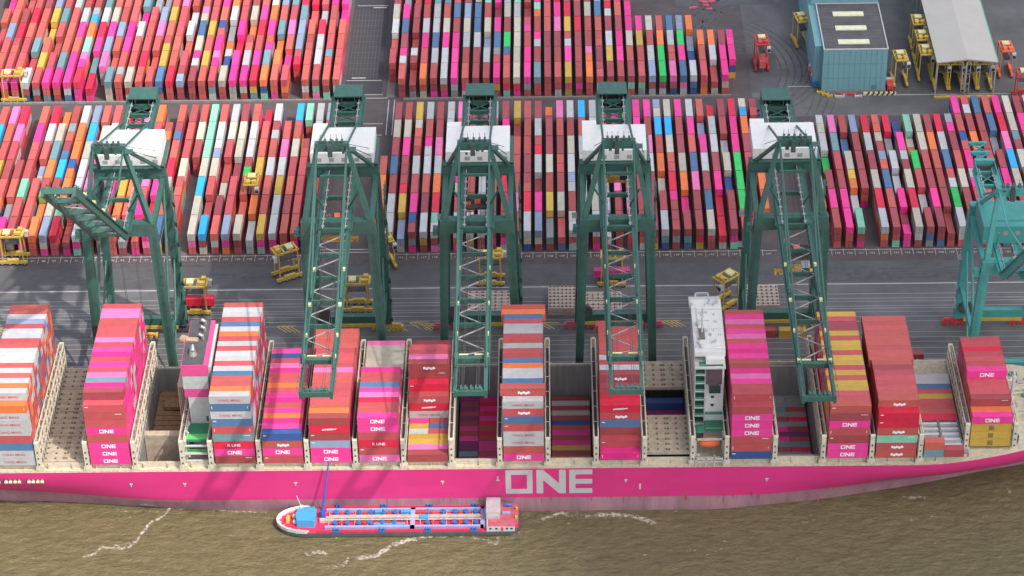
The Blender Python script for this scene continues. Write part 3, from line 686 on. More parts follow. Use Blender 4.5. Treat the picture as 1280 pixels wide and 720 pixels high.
mb.box(51.9, 60.8, 2, 48.7, -2.4, -2.2); sp(mb, 'tower_deck', M_cream)
sp(MB().box(-103.2, -95.9, 2, 48.7, -2.4, -2.2), 'funnel_deck', M_cream)
sp(MB().box(134.5, 149, 5, 46, -2.2, -1.2), 'bow_platform', M_cream)
OPEN = {-14.6, 14.6, 83.4}
M_sock = mat('lashing_socket', (.17,.12,.08), .8, var=.3, scale=2)
def hatch(cx, y0, y1, m, z=-.6, det=True):
    mb = MB(); mb.box(cx-6.5, cx+6.5, y0, y1, z-.6, z+.45)
    if det:
        for i in range(1, 6):
            x = cx-6.5+13*i/6; mb.box(x-.1, x+.1, y0+.2, y1-.2, z+.45, z+.56)
        y = y0+1.2
        while y < y1:
            mb.box(cx-6.4, cx+6.4, y-.07, y+.07, z+.45, z+.53)
            for i in (-5.9,-3.0,-.4,.4,3.0,5.9): mb.box(cx+i-.3, cx+i+.3, y-.32, y+.32, z+.53, z+.72, 1)
            y += 2.5
    return sp(mb, 'hatch_cover', [m, M_sock])
bc = [(-155.1,1),(-140.5,1),(-125.9,1),(-87.8,1),(-73.2,1),(-58.6,1),(-43.9,1),(-29.3,1),(0,1),(29.3,1),(68.8,1),(98.1,1),(112.7,1),(127.3,1)]
for cx, _ in bc:
    if cx == -140.5:
        for a, b in ((2,14),(14.3,26),(26.3,37.5),(37.8,48.4)): hatch(cx, a, b, M_tan)
    else: hatch(cx, 2, 48.4, M_tan, det=False)
hatch(43.9, 35, 48.4, M_tan, z=.1); hatch(43.9, 3, 21, M_tan, z=.1)
hatch(-111.2, 14, 16.4, M_tan, z=-.6, det=False)
sp(MB().box(-117.6, -104.8, 14.05, 14.4, -12.3, -1.3), 'hold_wall', M_tan)
mb = MB()
mb.box(-117.6, -104.8, 17, 47.9, -10.2, -9.6)
for i in range(12):
    y = 18+i*2.5; mb.box(-117.4, -105, y, y+.25, -9.6, -9.3)
mb.box(-115,-107,38,42,-9.6,-8)
sp(mb, 'tank_top', M_brown)
mb = MB(); mb.box(-117.6, -104.8, 2.2, 14, -13, -12.4); sp(mb, 'hold_floor', M_tan)
mb = MB(); mb.box(-116, -105.5, 2.6, 6, -12.4, -9); sp(mb, 'hold_frame', M_rose)
# containers in the small gap of bay 43.9 and pallets
# lashing bridges
M_bridge = mat('bridge_paint', (.56,.51,.40), .65, var=.2, scale=.8, dirt=((.34,.16,.07), .9, .62, .5))
def lashing_bridge(x, lit):
    mb = MB(); z1 = 8.7; ya = .2 if x < 130 else 5.2; yb = 50.2 if x < 130 else 45; t = 1.35
    mb.box(x-t/2, x+t/2, ya-.6, ya+.35, -2.2, z1); mb.box(x-t/2, x+t/2, yb-.35, yb+.6, -2.2, z1)
    mb.tube((x-t/2, ya-.1, z1), (x+t/2, ya-.1, z1), .45, 8)
    mb.box(x-t/2-.5, x+t/2+.5, ya-.5, ya+.5, -2.2, -.4)
    for z in (z1-.25, z1-3.1, z1-6.0):
        for s in (-1, 1): mb.box(x+s*t/2-.16, x+s*t/2+.16, ya, yb, z-.2, z+.15)
    y = ya+.4; i = 0
    while y < yb-2.4:
        for s in (-1, 1):
            mb.box(x+s*t/2-.1, x+s*t/2+.1, y, y+.22, -.5, z1)
            for z in (z1-3.1, z1-6.0):
                a, b = (y, y+2.5) if i % 2 else (y+2.5, y)
                mb.beam((x+s*t/2, a, z), (x+s*t/2, b, z+2.85), .16)
        if i % 3 == 0: mb.box(x-t/2, x+t/2, y, y+.18, z1-.2, z1-.08)
        y += 2.5; i += 1
    o = sp(mb, 'lashing_bridge', M_bridge)
    sp(MB().box(x-t/2+.17, x+t/2-.17, ya+.4, yb-.4, z1-3.3, z1-3.2), 'walkway', M_dgrey, o)  # walkways coloured dark, painting in the shade of the gap between the rails
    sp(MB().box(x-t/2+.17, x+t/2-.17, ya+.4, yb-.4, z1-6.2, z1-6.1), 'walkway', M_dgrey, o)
    mb = MB()
    for z in (0.2, 2.5, 4.8): mb.box(x-.25, x+.25, ya-.64, ya-.6, z, z+.7)
    sp(mb, 'access_hole', M_dgrey, o)
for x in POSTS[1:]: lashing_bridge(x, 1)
# funnel casing
fn = empty('funnel', (0, 0, 0)); fn.parent = ship; fn.location = (-99.6, 0, 0)
X0, X1 = -103.9+.5, -95.2-.4; Yf = 12
mb = MB(); mb.box(X0+1.2, X1, Yf, 37, -2.2, 16.9); mb.box(X0+.5, X1, Yf-.02, 37, 16.9, 19.4); sp(mb, 'casing', M_white, fn)
mb = MB(); mb.box(X0+.3, X1, Yf-.04, 37.02, 16.4, 19.6); mb.box(X0, X1+.02, Yf-.05, 24, 24.4, 28.6); mb.box(X0+.2, X1+.02, 24, 37, 24.4, 27); sp(mb, 'pink_band', mat('funnel_pink', (.60,.075,.24), .5, var=.06), fn)
mb = MB(); mb.box(X1+.03, X1+.85, Yf+3, 37, -2.2, 25.6); sp(mb, 'side_trunk', M_white, fn)
mb = MB(); mb.box(X0+.1, X1+.01, Yf-.03, 37.01, 19.6, 24.4); sp(mb, 'grey_band', mat('funnel_grey', (.42,.47,.45), .5), fn)
mb = MB(); mb.box(X0+.35, X1-1.0, Yf+.3, 23.7, 28.6, 28.9); mb.box(X0+.5, X1-1.2, 24, 36.8, 27, 27.3); sp(mb, 'funnel_top', M_dgrey, fn)
M_inox = mat('stainless', (.5,.49,.47), .35, .7)
for x, y, r, t in ((-98.4,27,.55,1.3),(-98.2,31,.5,1.3),(-98.4,34.5,.55,1.3)):
    mb = MB(); mb.tube((x,y,27.3),(x,y,28.6), r, 12); mb.tube((x,y,28.4),(x-1.1,y+.3,28.9), r, 12); sp(mb, 'exhaust_pipe', M_inox, fn)
mb = MB(); mb.tube((-100.2,17,28.9),(-100.2,17,30.2), 1.3, 14, r2=.9); mb.tube((-100.2,17,30.2),(-100.2,18.6,31.6), .9, 14, r2=.3)
sp(mb, 'exhaust_cowl', M_inox, fn)
mb = MB(); mb.tube((-103,25,28.4),(-99.5,24.5,28.6), 1.0, 12); mb.tube((-104.5,26,28.2),(-103,25,28.4), 1.3, 12); sp(mb, 'scrubber_pipe', mat('rusty_pipe', (.42,.27,.20), .7, var=.25, scale=1.5), fn)
mb = MB(); mb.box(X0-3.2, X0-.2, 20, 36, 14, 14.6); mb.box(X0-3.2, X0-.2, 20, 20.3, 14.6, 15.6)
for y in range(20, 36, 3): mb.box(X0-3.2, X0-2.9, y, y+.3, -2, 14)
sp(mb, 'side_platform', M_cream, fn)
mb = MB(); mb.box(-103, -95.9, 3.5, 12, 5.8, 6.3); sp(mb, 'deck', M_deckg, fn)
for a in ((-103,-96.2,4.0,6.5,6.3,6.5),(-102.9,-96,2.0,3.5,2.4,2.8)): sp(MB().box(*a), 'lower_deck', M_lime, fn)
mb = MB()
for x in (-103.2, -96.1):
    for y in (2.2, 7): mb.box(x, x+.5, y, y+.5, -2.2, 6.3)
for z in (-.2, 2.6, 5.6): mb.box(-103.2, -95.6, 1.2, 1.7, z, z+.5)
mb.box(-103.4, -102.7, 1.5, 12, 6.3, 7.4); mb.box(-99.8, -99.4, 1.2, 1.7, -2.2, .1)
mb.beam((-105,5,5),(-102,9,9), .4); mb.beam((-105,9,5),(-102,4,9), .4)
sp(mb, 'support_frame', M_white, fn)
mb = MB(); mb.box(-97.3, -96.7, Yf-.07, Yf, 7, 9); sp(mb, 'door', M_dgrey, fn)
# bridge tower
tw = empty('bridge_tower', (0, 0, 0)); tw.parent = ship; tw.location = (56.3, 0, 0)
TX0, TX1 = 52.0, 60.8; TY = 12
mb = MB(); mb.box(TX0+3.2, TX1, TY, 41, -2.2, 29); mb.box(TX0+.3, TX0+3.2, TY+3.9, 41, -2.2, 27)
mb.box(TX0-.2, TX1+.3, TY+1.5, 40.5, 29, 30.6); mb.box(TX0+1.4, TX1-.6, TY+4, 36, 30.6, 31.2)
sp(mb, 'deckhouse', M_house, tw)
mb = MB(); mb.box(TX0-.2, TX1+.3, 10.2, TY+4, 26.6, 27.0); sp(mb, 'bridge_wing', M_white, tw)
sp(MB().box(TX0-.4, TX1+.5, 41, 47, 26.6, 27.0), 'bridge_wing', M_white, tw)
for k in range(8):
    bal = MB(); fl = MB(); dk = MB()
    z = 1.0+k*3.15
    fl.box(TX0+.1, TX0+3.2, TY-.2, TY+3.9, z, z+.12)
    bal.box(TX0, TX0+3.3, TY-.35, TY-.2, z-.05, z+.5); bal.box(TX0-.05, TX0+.1, TY-.3, TY+3.9, z, z+1.0)
    bal.box(TX0+3.0, TX0+3.25, TY-.3, TY-.1, z, z+3.1); bal.box(TX0, TX0+.2, TY-.3, TY-.1, z, z+3.1)
    dk.box(TX0+1.0, TX0+2.1, TY+3.84, TY+3.9, z+.1, z+2.2)
    bo_ = sp(bal, 'balcony', M_white, tw); sp(fl, 'balcony_floor', M_deckg, bo_) if 0 else sp(fl, 'balcony_floor', M_deckg, tw); sp(dk, 'door', M_dgrey, tw)

for a in ((TX0+3.3,TX1,6.5,TY-.4,5.6,5.8),(TX0+3.3,TX1-.2,TY-1.5,TY-.4,9.0,9.2),(TX0+.5,TX0+2.8,4,7.5,7,7.2),(TX0+1.2,TX0+3.4,TY-.8,TY+1.4,27.05,27.15),(TX1-1.8,TX1-.4,TY-.8,TY+1.4,27.05,27.15)): sp(MB().box(*a), 'green_deck', M_deckg, tw)

mb = MB(); mb.box(TX0+3.4, TX1-.6, TY-.6, TY+.02, 20, 27); mb.box(TX0+3.9, TX0+6.8, TY-1.4, TY-.6, 20, 20.4)
sp(mb, 'stair_recess', mat('dark_mesh', (.10,.07,.08), .8), tw)
mb = MB(); mb.box(TX0+4.3, TX1-1, TY-1.3, TY-1.1, 17, 20); sp(mb, 'window', M_glass, tw)
mb = MB(); mb.box(TX0, TX1, 1.5, 2.0, -2.2, -1.6)
for x in (TX0, TX0+3, TX0+5.6, TX1-.4): mb.box(x, x+.4, -.8, -.4, -2.2, .8)
for z in (-.6, .5): mb.box(TX0, TX1, -.8, -.4, z, z+.3)
for x in (TX0, TX1-.5):
    mb.box(x, x+.5, 2.5, 3, -2, 5.8); mb.box(x, x+.5, 6, 6.5, -2, 5.8)
mb.box(TX0, TX1, 2.5, 3, 5.3, 5.8)
mb.ell((TX0+1,3,-1),.8,.8,.8); mb.ell((TX0+6,2.8,-1.2),.6,.6,.6)
sp(mb, 'boat_davit', M_white, tw)
mb = MB(); mb.ell((56.5, 4.4, 3.0), 3.5, 1.5, 1.5, nu=16, nv=8); mb.box(54.6, 58.6, 3.9, 4.9, 4.2, 4.8); sp(mb, 'lifeboat', M_oran, tw)
mb = MB()
mb.box(TX0+1.6, TX0+2.0, 37, 49, 24, 27.2); mb.box(TX0+5.6, TX0+6.0, 37, 49, 24, 27.2); mb.box(TX0+1.6, TX0+6, 48.6, 49, 26, 27.2)
mb.box(TX0+2.3,TX0+5.2,40,48.5,22,22.5)
sp(mb, 'aft_frame', M_white, tw)
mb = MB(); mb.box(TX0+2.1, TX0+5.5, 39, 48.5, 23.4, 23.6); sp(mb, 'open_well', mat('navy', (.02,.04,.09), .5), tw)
mb = MB(); mb.tube((TX0+2.4,22,31),(TX0+2.4,22,41), .35, 8, r2=.15); mb.box(TX0+.4, TX0+4.4, 21.8, 22.2, 36, 36.3); mb.box(TX0+1,TX0+3.8,21.7,22.3,39,39.5); mb.ell((TX0+1.6,27,31.8),.9,.9,1.0); mb.ell((TX0+.5,38,29.6),1.1,1.1,1.5); mb.ell((TX0+2,16,31.2),.6,.6,.8)
for k in range(26):
    x_, y_ = rnd.uniform(TX0+.6, TX1-.6), rnd.uniform(16, 40); d_ = rnd.uniform(.12, .4); mb.box(x_-d_, x_+d_, y_-d_, y_+d_, 30.5, 31.2+rnd.uniform(0, 1.1))
for y_ in (14, 24, 34, 40): mb.box(TX0-.15, TX1+.25, y_, y_+.08, 31.5, 31.6)
for x_ in (TX0-.15, TX1+.2): mb.box(x_, x_+.08, 13.6, 40.4, 31.5, 31.6)
sp(mb, 'radar_mast', M_white, tw)
for k in range(9):
    z_ = 1.0+k*3.15; mb = MB()
    for x_ in (TX0+.05, TX0+3.1): mb.box(x_, x_+.08, TY-.4, TY-.32, z_, z_+1.1)
    mb.box(TX0, TX0+3.2, TY-.42, TY-.36, z_+1.0, z_+1.08); sp(mb, 'handrail', M_white, tw)
mb = MB(); mb.box(TX0+3.2, TX1, 6.5, 6.58, 6.8, 6.9); mb.box(TX0+3.4, TX1-.3, TY-1.55, TY-1.47, 10.1, 10.2)
sp(mb, 'handrail', M_white, tw)
for k in range(5): sp(MB().box(TX0+5.0, TX0+6.0, TY-.04, TY, 8+k*3.1, 8.9+k*3.1), 'porthole', M_glass, tw)
mb = MB(); mb.box(TX0+1.5,TX0+3.2,19,24,31,31.9); sp(mb, 'mast_base', mat('olive', (.16,.14,.11), .7), tw)
# fore deck
mb = MB(); mb.tube((150.2, 20, -.8), (150.2, 20, 17), .75, 10, r2=.4); mb.box(149.2,151.2,19.7,20.3,12,12.5); mb.box(149.6,150.8,19.5,20.5,15,15.3)
for s in (-1,1): mb.beam((150.2,20,10),(150.2+s*2.4,20,15),.18); mb.beam((150.2+s*1.2,20,12.4),(150.2+s*1.2,20,18.5),.12)
sp(mb, 'foremast', M_white)
mb = MB(); mb.poly([(148,9,-.9),(152,9,-.9),(152,42,-.9),(148,42,-.9)]); mb.box(151,151.3,7,43,-1,2.2); sp(mb, 'breakwater', M_white)
for i in range(26):
    x = rnd.uniform(151.5, 163); y = rnd.uniform(10, 42); r = rnd.uniform(.3, .8); mb = MB()
    mb.box(x-r, x+r, y-r, y+r, -1, -.1); mb.tube((x-1, y, .1), (x+1, y+.2, .1), r, 10)
    sp(mb, 'mooring_winch', (M_grey, M_cream, M_deckg)[i % 3])
mb = MB()
for i in range(12):
    x = rnd.uniform(151.5, 163); y = rnd.uniform(9, 42); mb.beam((x, y, .3), (x+rnd.uniform(-5,5), y+rnd.uniform(-5,5), .3), .25)
sp(mb, 'deck_pipe', M_white)
# tank containers on deck
tnk = None
TK = []
for b in tanks: TK.append((b['x0'], b['y0'], b['z0'], b['L']))
for (x, y, z, L) in [(xx, yy, 0, 6.05) for yy in (2.5,5.0,7.5,10.0,12.5) for xx in (121.2, 127.35)]:
    o = empty('tank_container', (x, y, z))
    rowi = int(y/2.5)+1
    tag(o, 'silver tank container, %s row from the water, %s half of the low stack' % (ORD(rowi), 'left' if x < 125 else 'right'), 'tank container', 'tank containers on the ship')
    if tnk is None:
        mb = MB(); mb.tube((.35,1.22,1.3),(5.7,1.22,1.3),1.08,14); tm = mb.mesh('tank', mat('tank_silver', (.52,.52,.53), .4, .3))
        mb = MB()
        for a in (0, 5.92):
            for b_ in (0, 2.3): mb.box(a, a+.13, b_, b_+.13, 0, 2.6)
            mb.box(a, a+.13, 0, 2.44, 2.47, 2.6); mb.box(a, a+.13, 0, 2.44, 0, .13)
        for b_ in (0, 2.3): mb.box(0, 6.05, b_, b_+.13, 0, .13); mb.box(0, 6.05, b_, b_+.13, 2.47, 2.6)
        fm = mb.mesh('frame', M_grey); tnk = 1
    for nm, me in (('tank', tm), ('frame', fm)):
        c = bpy.data.objects.new(nm, me); col.objects.link(c); c.parent = o

# ------------------------------------------------------------------ ship-to-shore cranes
def crane(Xc, Bx, label, m=M_green, zp=47.4, luff=0, house=M_house, apex=76, zb=49.8, tipY=-32, rearY=131, hw=10.4, sc=1, trol=30, bog=M_rose, spread=True, g=4.4, hy=0, cross=5):
    root = empty('gantry_crane', (Xc, 69, Q)); tag(root, label, 'gantry crane', 'ship-to-shore cranes along the quay')
    def P(mb, name, mt, parent=None):
        o = mb.build(name, mt); pr = parent or root; o.parent = pr; off = Vector(root.location)
        if parent is not None: off += parent.location
        o.data.transform(Matrix.Translation(-off)); return o
    Yw, Yl = 55, 83.3
    for sy, Y in ((0, Yw), (1, Yl)):
        for s in (-1, 1):
            xt = Xc+s*(hw-.1); xb = Xc+s*(hw+1.5)
            zt = zp+2 if sy == 0 else zp+4
            mb = MB(); mb.beam((xb, Y, Q+3.5), (xt, Y, zt), 2.5 if sy == 0 else 2.0, 2.8, w2=2.7, h2=3.0)
            if sy == 0: mb.box(min(xb-1.3,xb+1.3), max(xb-1.3,xb+1.3), Y-1.5, Y+1.5, Q+3, Q+6)
            P(mb, 'leg', m)
        mb = MB(); mb.box(Xc-hw-1.6, Xc+hw+1.6, Y-1.1, Y+1.1, Q+3.2, Q+6.4); P(mb, 'sill_beam', m)
        mb = MB(); mb.box(Xc-hw+.5, Xc+hw-.5, Y-1.5, Y-1.1, Q+2.4, Q+3.6); P(mb, 'bumper_walkway', M_yel)
        for s in (-1, 1):
            mb = MB(); c = Xc+s*(hw+.9)
            mb.beam((c-4.6, Y, Q+2.3), (c+4.6, Y, Q+2.3), 1.0, .9)
            for k in range(4):
                x = c-4.2+k*2.8; mb.box(x-1.1, x+1.1, Y-.7, Y+.7, Q+.9, Q+2.0)
                for q in (-.55, .55): mb.tube((x+q, Y-.45, Q+.55), (x+q, Y+.45, Q+.55), .5, 12)
            P(mb, 'bogie', bog)
    for s in (-1, 1):
        mb = MB(); x = Xc+s*(hw+1.1); mb.box(x-.6, x+.6, Yw+1, Yl-1, Q+15, Q+16.6); P(mb, 'side_tie', m)
        mb = MB(); x2 = Xc+s*hw
        mb.tube((x, Yw+1, Q+17), (x2, Yl-1, zp), .45, 8); P(mb, 'side_brace', m)
        mb = MB(); mb.box(x2-.8, x2+.8, Yw+1, Yl-1, zp+1.2, zp+3.2); P(mb, 'upper_side_beam', m)
    mb = MB(); mb.box(Xc-hw-1, Xc+hw+1, Yw-1.5, Yw+1.5, zp, zp+4.6)
    for i in range(9): mb.box(Xc-hw+i*2.6, Xc-hw+i*2.6+.1, Yw-1.6, Yw-1.5, zp+4.6, zp+5.6)
    mb.box(Xc-hw, Xc+hw, Yw-1.6, Yw-1.52, zp+5.5, zp+5.6); P(mb, 'portal_beam', m)
    mb = MB(); mb.box(Xc-hw-1, Xc+hw+1, Yl-1.3, Yl+1.3, zp+2.6, zp+7.0); P(mb, 'portal_beam', m)
    # rear girder
    mb = MB()
    for s in (-1, 1):
        mb.box(Bx+s*g-.55, Bx+s*g+.55, 49, rearY-2, zb, zb+3)
        a_, b_ = sorted((Bx+s*g+s*.55, Bx+s*g+s*1.3)); mb.box(a_, b_, 49, rearY-3, zb+2.2, zb+2.4)
        mb.box(Bx+s*(g+1.25), Bx+s*(g+1.3)+.06, 49, rearY-3, zb+3.3, zb+3.4)
    for y in (50, 68, 84, 98, 106, 112, 118, 124): mb.box(Bx-g, Bx+g, y-.4, y+.4, zb+1, zb+2.4)
    for a, b in ((99,105),(106,112),(112,118),(118,124)): mb.beam((Bx-g,a,zb+2),(Bx+g,b,zb+2),.3); mb.beam((Bx+g,a,zb+2),(Bx-g,b,zb+2),.3)
    P(mb, 'girder', m)
    # winch house at the rear end
    mb = MB(); mb.box(Bx-g-.3, Bx+g+.3, rearY-7.5, rearY, zb+4.6, zb+5) if hy == 0 else mb.box(Bx-g-.3, Bx+g+.3, rearY-1.5, rearY, zb+2, zb+5); mb.box(Bx-g-.3, Bx+g+.3, rearY-.3, rearY, zb-1.2, zb+4.6)
    for s in (-1, 1): mb.box(Bx+s*(g+.2)-.12, Bx+s*(g+.2)+.12, rearY-7.3, rearY-.3, zb-1, zb+4.6)
    mb.box(Bx-g-.2, Bx+g+.2, rearY-7.5, rearY, zb-1.6, zb-1.2)
    e = P(mb, 'rear_shelter', m)
    mb = MB(); mb.box(Bx-g+.8, Bx+g-.8, rearY-2.5, rearY-.6, zb-1.2, zb+3.4); mb.tube((Bx-2.6,rearY-4.4,zb+.2),(Bx+2.6,rearY-4.4,zb+.2),1.2,12); P(mb, 'hoist_winch', M_dgrey, e)
    for s in (-1, 1):
        mb = MB(); mb.beam((Bx+s*2.2, rearY-7.6, zb-1), (Bx+s*2.2, rearY-7.6, zb+4.6), .2); P(mb, 'post', m, e)
    # machinery house
    mb = MB(); hx0, hx1 = Xc-hw+.2, Xc+hw-.3
    mb.box(hx0, hx1, Yl-.8+hy, Yl+14.6+hy*1.1, zp+7.4-abs(hy)*.12, zp+11.4); mb.box(hx0, hx0+4.6, Yl+14.6+hy*1.1, Yl+17+hy*1.1, zp+7.4-abs(hy)*.12, zp+11.5)
    hs = P(mb, 'machinery_house', house)
    mb = MB()
    for k in range(5): x = hx0+2+k*4; mb = MB(); mb.box(x, x+1.6, Yl-.85+hy, Yl-.8+hy, zp+8.2, zp+9.6); P(mb, 'vent', M_grey, hs)
    mb = MB(); mb.box(hx0-1.1, hx1+1.1, Yl-2.2, Yl-1.0, zp+7.0, zp+7.3); mb.box(hx1+.1, hx1+1.1, Yl-2, Yl+15, zp+7.0, zp+7.3)
    for k in range(12): mb.box(hx0-1+k*2, hx0-.92+k*2, Yl-2.2, Yl-2.12, zp+7.3, zp+8.3)
    mb.box(hx0-1.1, hx1+1.1, Yl-2.2, Yl-2.12, zp+8.3, zp+8.4); P(mb, 'walkway', m)
    # A-frame
    Ya = Yw+5; ax = 4.6
    mb = MB()
    for s in (-1, 1):
        mb.beam((Xc+s*(hw-.4), Yw, zp+4.4), (Bx+s*ax, Ya, apex), 1.7, 1.7, w2=1.2, h2=1.2)
        mb.beam((Xc+s*(hw-1.0), Yl-1, zp+7), (Bx+s*ax, Ya+.8, apex-1), 1.0, 1.0)
        mb.beam((Xc+s*(hw-3.5), Yw+1.4, zp+14), (Bx+s*3.6, Ya, zp+5), .45, .45)
    mb.box(Bx-ax-.6, Bx+ax+.6, Ya-.9, Ya+.9, apex-1.2, apex+1.2); mb.box(Bx-ax-1, Bx+ax+2.8, Ya-1.3, Ya+1.3, apex-1.4, apex-1.2)
    mb.beam((Bx-ax+.4, Ya-.3, apex-11), (Bx+ax-.4, Ya-.3, apex-11), .8)
    P(mb, 'apex_frame', m)
    mb = MB()
    for k, s in enumerate((-3.4,-2,-.2,1.6,3.2)): mb.tube((Bx+s-.3, Ya, apex+1.7), (Bx+s+.4, Ya, apex+1.7), .75, 12); mb.beam((Bx+s, Ya+.8, apex+1.4), (Bx+s, Ya+.8, apex+3.6), .12)
    mb.box(Bx-1.2, Bx+.2, Ya-2, Ya-.9, apex-3, apex+1)
    for k in range(14): x_, y_, z_ = Bx+rnd.uniform(-4.6, 4.8), Ya+rnd.uniform(-1.6, 1.4), apex+rnd.uniform(-2.6, 1.6); d_ = rnd.uniform(.2, .6); mb.box(x_-d_, x_+d_, y_-d_*.7, y_+d_*.7, z_-d_*.6, z_+d_)
    P(mb, 'sheave', mat('sheave_dark', (.05,.075,.065), .6, var=.3, scale=2) if 'sheave_dark' not in MATS else MATS['sheave_dark'])
    for s in (-1, 1): P(MB().tube((Bx+s*ax, Ya, apex), (Bx+s*g, rearY-20, zb+4), .38, 8), 'backstay', m)
    mb = MB()
    mb.tube((Bx+ax, Ya+1, apex), (Xc+hw-2, Yl+2, zp+11.4), .1, 6); mb.tube((Bx-ax, Ya+1, apex), (Xc-hw+4, Yl+2, zp+11.4), .1, 6); mb.tube((Bx+ax+2, Ya, apex-1), (Xc+hw-1, Yl+1, zp+9), .14, 6)
    P(mb, 'cable', M_dgrey)
    # boom
    bo = empty('boom', (0, 0, 0)); bo.parent = root; hinge = Vector((Bx, 48.5, zb+1.5)); bo.location = hinge-Vector(root.location)
    Lb = 48.5-tipY
    def BP(mb, name, mt):
        o = mb.build(name, mt); o.parent = bo; return o
    for s in (-1, 1):
        mb = MB()
        mb.box(s*g-.42, s*g+.42, -Lb, 0, -1.5, 1.2)
        mb.box(s*(g+1.0)-.05, s*(g+1.0)+.05, -Lb, 0, 1.45, 1.55)
        mb.box(s*g+(.42 if s > 0 else -1.0), s*g+(1.0 if s > 0 else -.42), -Lb+14, -1, .4, .5)
        for k in range(int(Lb/2.6)): mb.box(s*(g+1.0)-.05, s*(g+1.0)+.05, -Lb+k*2.6, -Lb+k*2.6+.1, .4, 1.5)
        BP(mb, 'boom_girder', m)
    for y, h_ in ((-Lb+.6,.55), (-Lb+16,.65), (-12,.2), (-24,.2), (-36,.2), (-48,.2)): BP(MB().box(-g, g, y-h_, y+h_, -.8, .8), 'boom_cross_beam', m)
    ys = [-1, -7, -13, -19, -25, -31, -37, -43, -49, -55, -61, -Lb+17] if Lb > 78 else [-1, -9, -17, -25, -33, -41, -Lb+17]
    for i, (a, b) in enumerate(zip(ys, ys[1:])):
        s = 1 if i % 2 else -1
        BP(MB().beam((-g*s, a, .4), (g*s, b, .4), .3), 'boom_brace', M_grey)
    for s in (-1, 1):
        mb = MB()
        for k in range(int(Lb/3)-1):
            y_ = -Lb+1.5+k*3; mb.beam((s*(g-.5), y_, 1.1), (s*(g-.5), y_+1.5, 2.3), .12); mb.beam((s*(g-.5), y_+1.5, 2.3), (s*(g-.5), y_+3, 1.1), .12)
        mb.box(s*(g-.5)-.08, s*(g-.5)+.08, -Lb+2, -2, 2.25, 2.4); BP(mb, 'boom_truss', m)
    mb = MB()
    for k in range(int(Lb/2.2)-1): y_ = -Lb+2+k*2.2; mb.tube((-g+1.0, y_, -.9), (-g+1.0, y_+1.1, -1.9), .09, 5, caps=False); mb.tube((-g+1.0, y_+1.1, -1.9), (-g+1.0, y_+2.2, -.9), .09, 5, caps=False)
    BP(mb, 'festoon_cable', M_dgrey)
    ml_ = []
    for s in (-1, 1):
        for y in (-Lb+15.4, -40, -22, -55): ml_.append(MB().box(s*g-.5, s*g+.5, y, y+1, 1.3, 2.2))
    ml_ += [MB().box(-3.6, -.9, -Lb+16.8, -Lb+17.2, .9, 1.2), MB().box(.9, 3.6, -Lb+16.8, -Lb+17.2, .9, 1.2)]
    for q_ in ml_: BP(q_, 'boom_lamp', mat('pale_yellow', (.62,.60,.30), .6) if 'pale_yellow' not in MATS else MATS['pale_yellow'])
    mb = MB()
    for x in (-2.6, -1.4, .2, 1.6, 2.7): mb.tube((x, -Lb+1.6, .6), (x+.7, -Lb+1.6, .6), .6, 10); mb.box(x-.3, x+.3, -Lb+.6, -Lb+2.4, .6, 1.4)
    BP(mb, 'boom_tip_sheave', m)
    mb = MB()
    for x in (-2.4, -1.9, 1.7, 2.3): mb.tube((x, -Lb+2, .7), (x, -2, .7), .07, 5)
    BP(mb, 'hoist_rope', M_dgrey)
    bo.rotation_euler = (-R_(luff), 0, 0)
    if luff: bo.location += Vector((0, 0, 0))
    # forestays
    rot = Matrix.Rotation(-R_(luff), 3, 'X')
    mb = MB()
    for s in (-1, 1):
        for yy in ((-36, -70) if not luff else (-36,)):
            q = hinge+rot @ Vector((s*g, yy, 1.5)); 
            a = Vector((Bx+s*ax, Ya, apex))
            if luff: mb.tube(a, (a+q)/2+Vector((0,4,-5)), .3, 6); mb.tube((a+q)/2+Vector((0,4,-5)), q, .3, 6)
            else: mb.tube(a, q, .32, 6)
    P(mb, 'forestay', m)
    # trolley, cab and spreader
    if not luff:
        y = trol if trol != 52 else 40; mb = MB(); mb.box(Bx-4, Bx+4, y-3.4, y+3.4, zb-1.8, zb-1.0)
        for s in (-1, 1): mb.tube((Bx+s*2.4-1, y, zb-.6), (Bx+s*2.4+1, y, zb-.6), .9, 10)
        P(mb, 'trolley', M_dgrey)
        mb = MB(); mb.box(Bx-3.6, Bx-2.0, y-2.4, y+1.4, zb-.9, zb-.2); mb.box(Bx-.8, Bx+1.2, y-1.4, y+2.0, zb-.9, zb+.1); P(mb, 'hoist_motor', M_oran)
        mb = MB(); mb.box(Bx+1.2, Bx+3.8, y-6.6, y-3.8, zb-4.6, zb-1.8); P(mb, 'operator_cab', M_white)
        mb = MB(); mb.box(Bx+1.3, Bx+3.7, y-6.66, y-6.6, zb-4.3, zb-2.6); P(mb, 'cab_window', M_glass)
    else: y = 69
    if spread:
        zs_ = Q+9 if luff else zb-9; 
        mb = MB(); mb.box(Bx-6.0, Bx+6.0, y-.5, y+.5, zs_+.6, zs_+1.2)
        for s in (-1, 1): mb.box(Bx+s*6-.3, Bx+s*6+.3, y-1.2, y+1.2, zs_, zs_+.9)
        mb.box(Bx-2.6, Bx+2.6, y-1.1, y+1.1, zs_+1.4, zs_+2.4); mb.box(Bx-4.8,Bx+4.8,y+.9,y+1.2,zs_+.2,zs_+.8); mb.box(Bx-4.8,Bx+4.8,y-1.2,y-.9,zs_+.2,zs_+.8)
        P(mb, 'spreader', mat('spreader_yellow', (.60,.33,.05), .5, var=.25, scale=1) if 'spreader_yellow' not in MATS else MATS['spreader_yellow'])
        mb = MB()
        for s in (-1, 1):
            for q in (-1, 1): mb.tube((Bx+s*2.2, y+q*.9, zs_+2.4), (Bx+s*2.6, y+q*1.6, zb-1.4), .06, 5)
        P(mb, 'spreader_rope', M_dgrey)
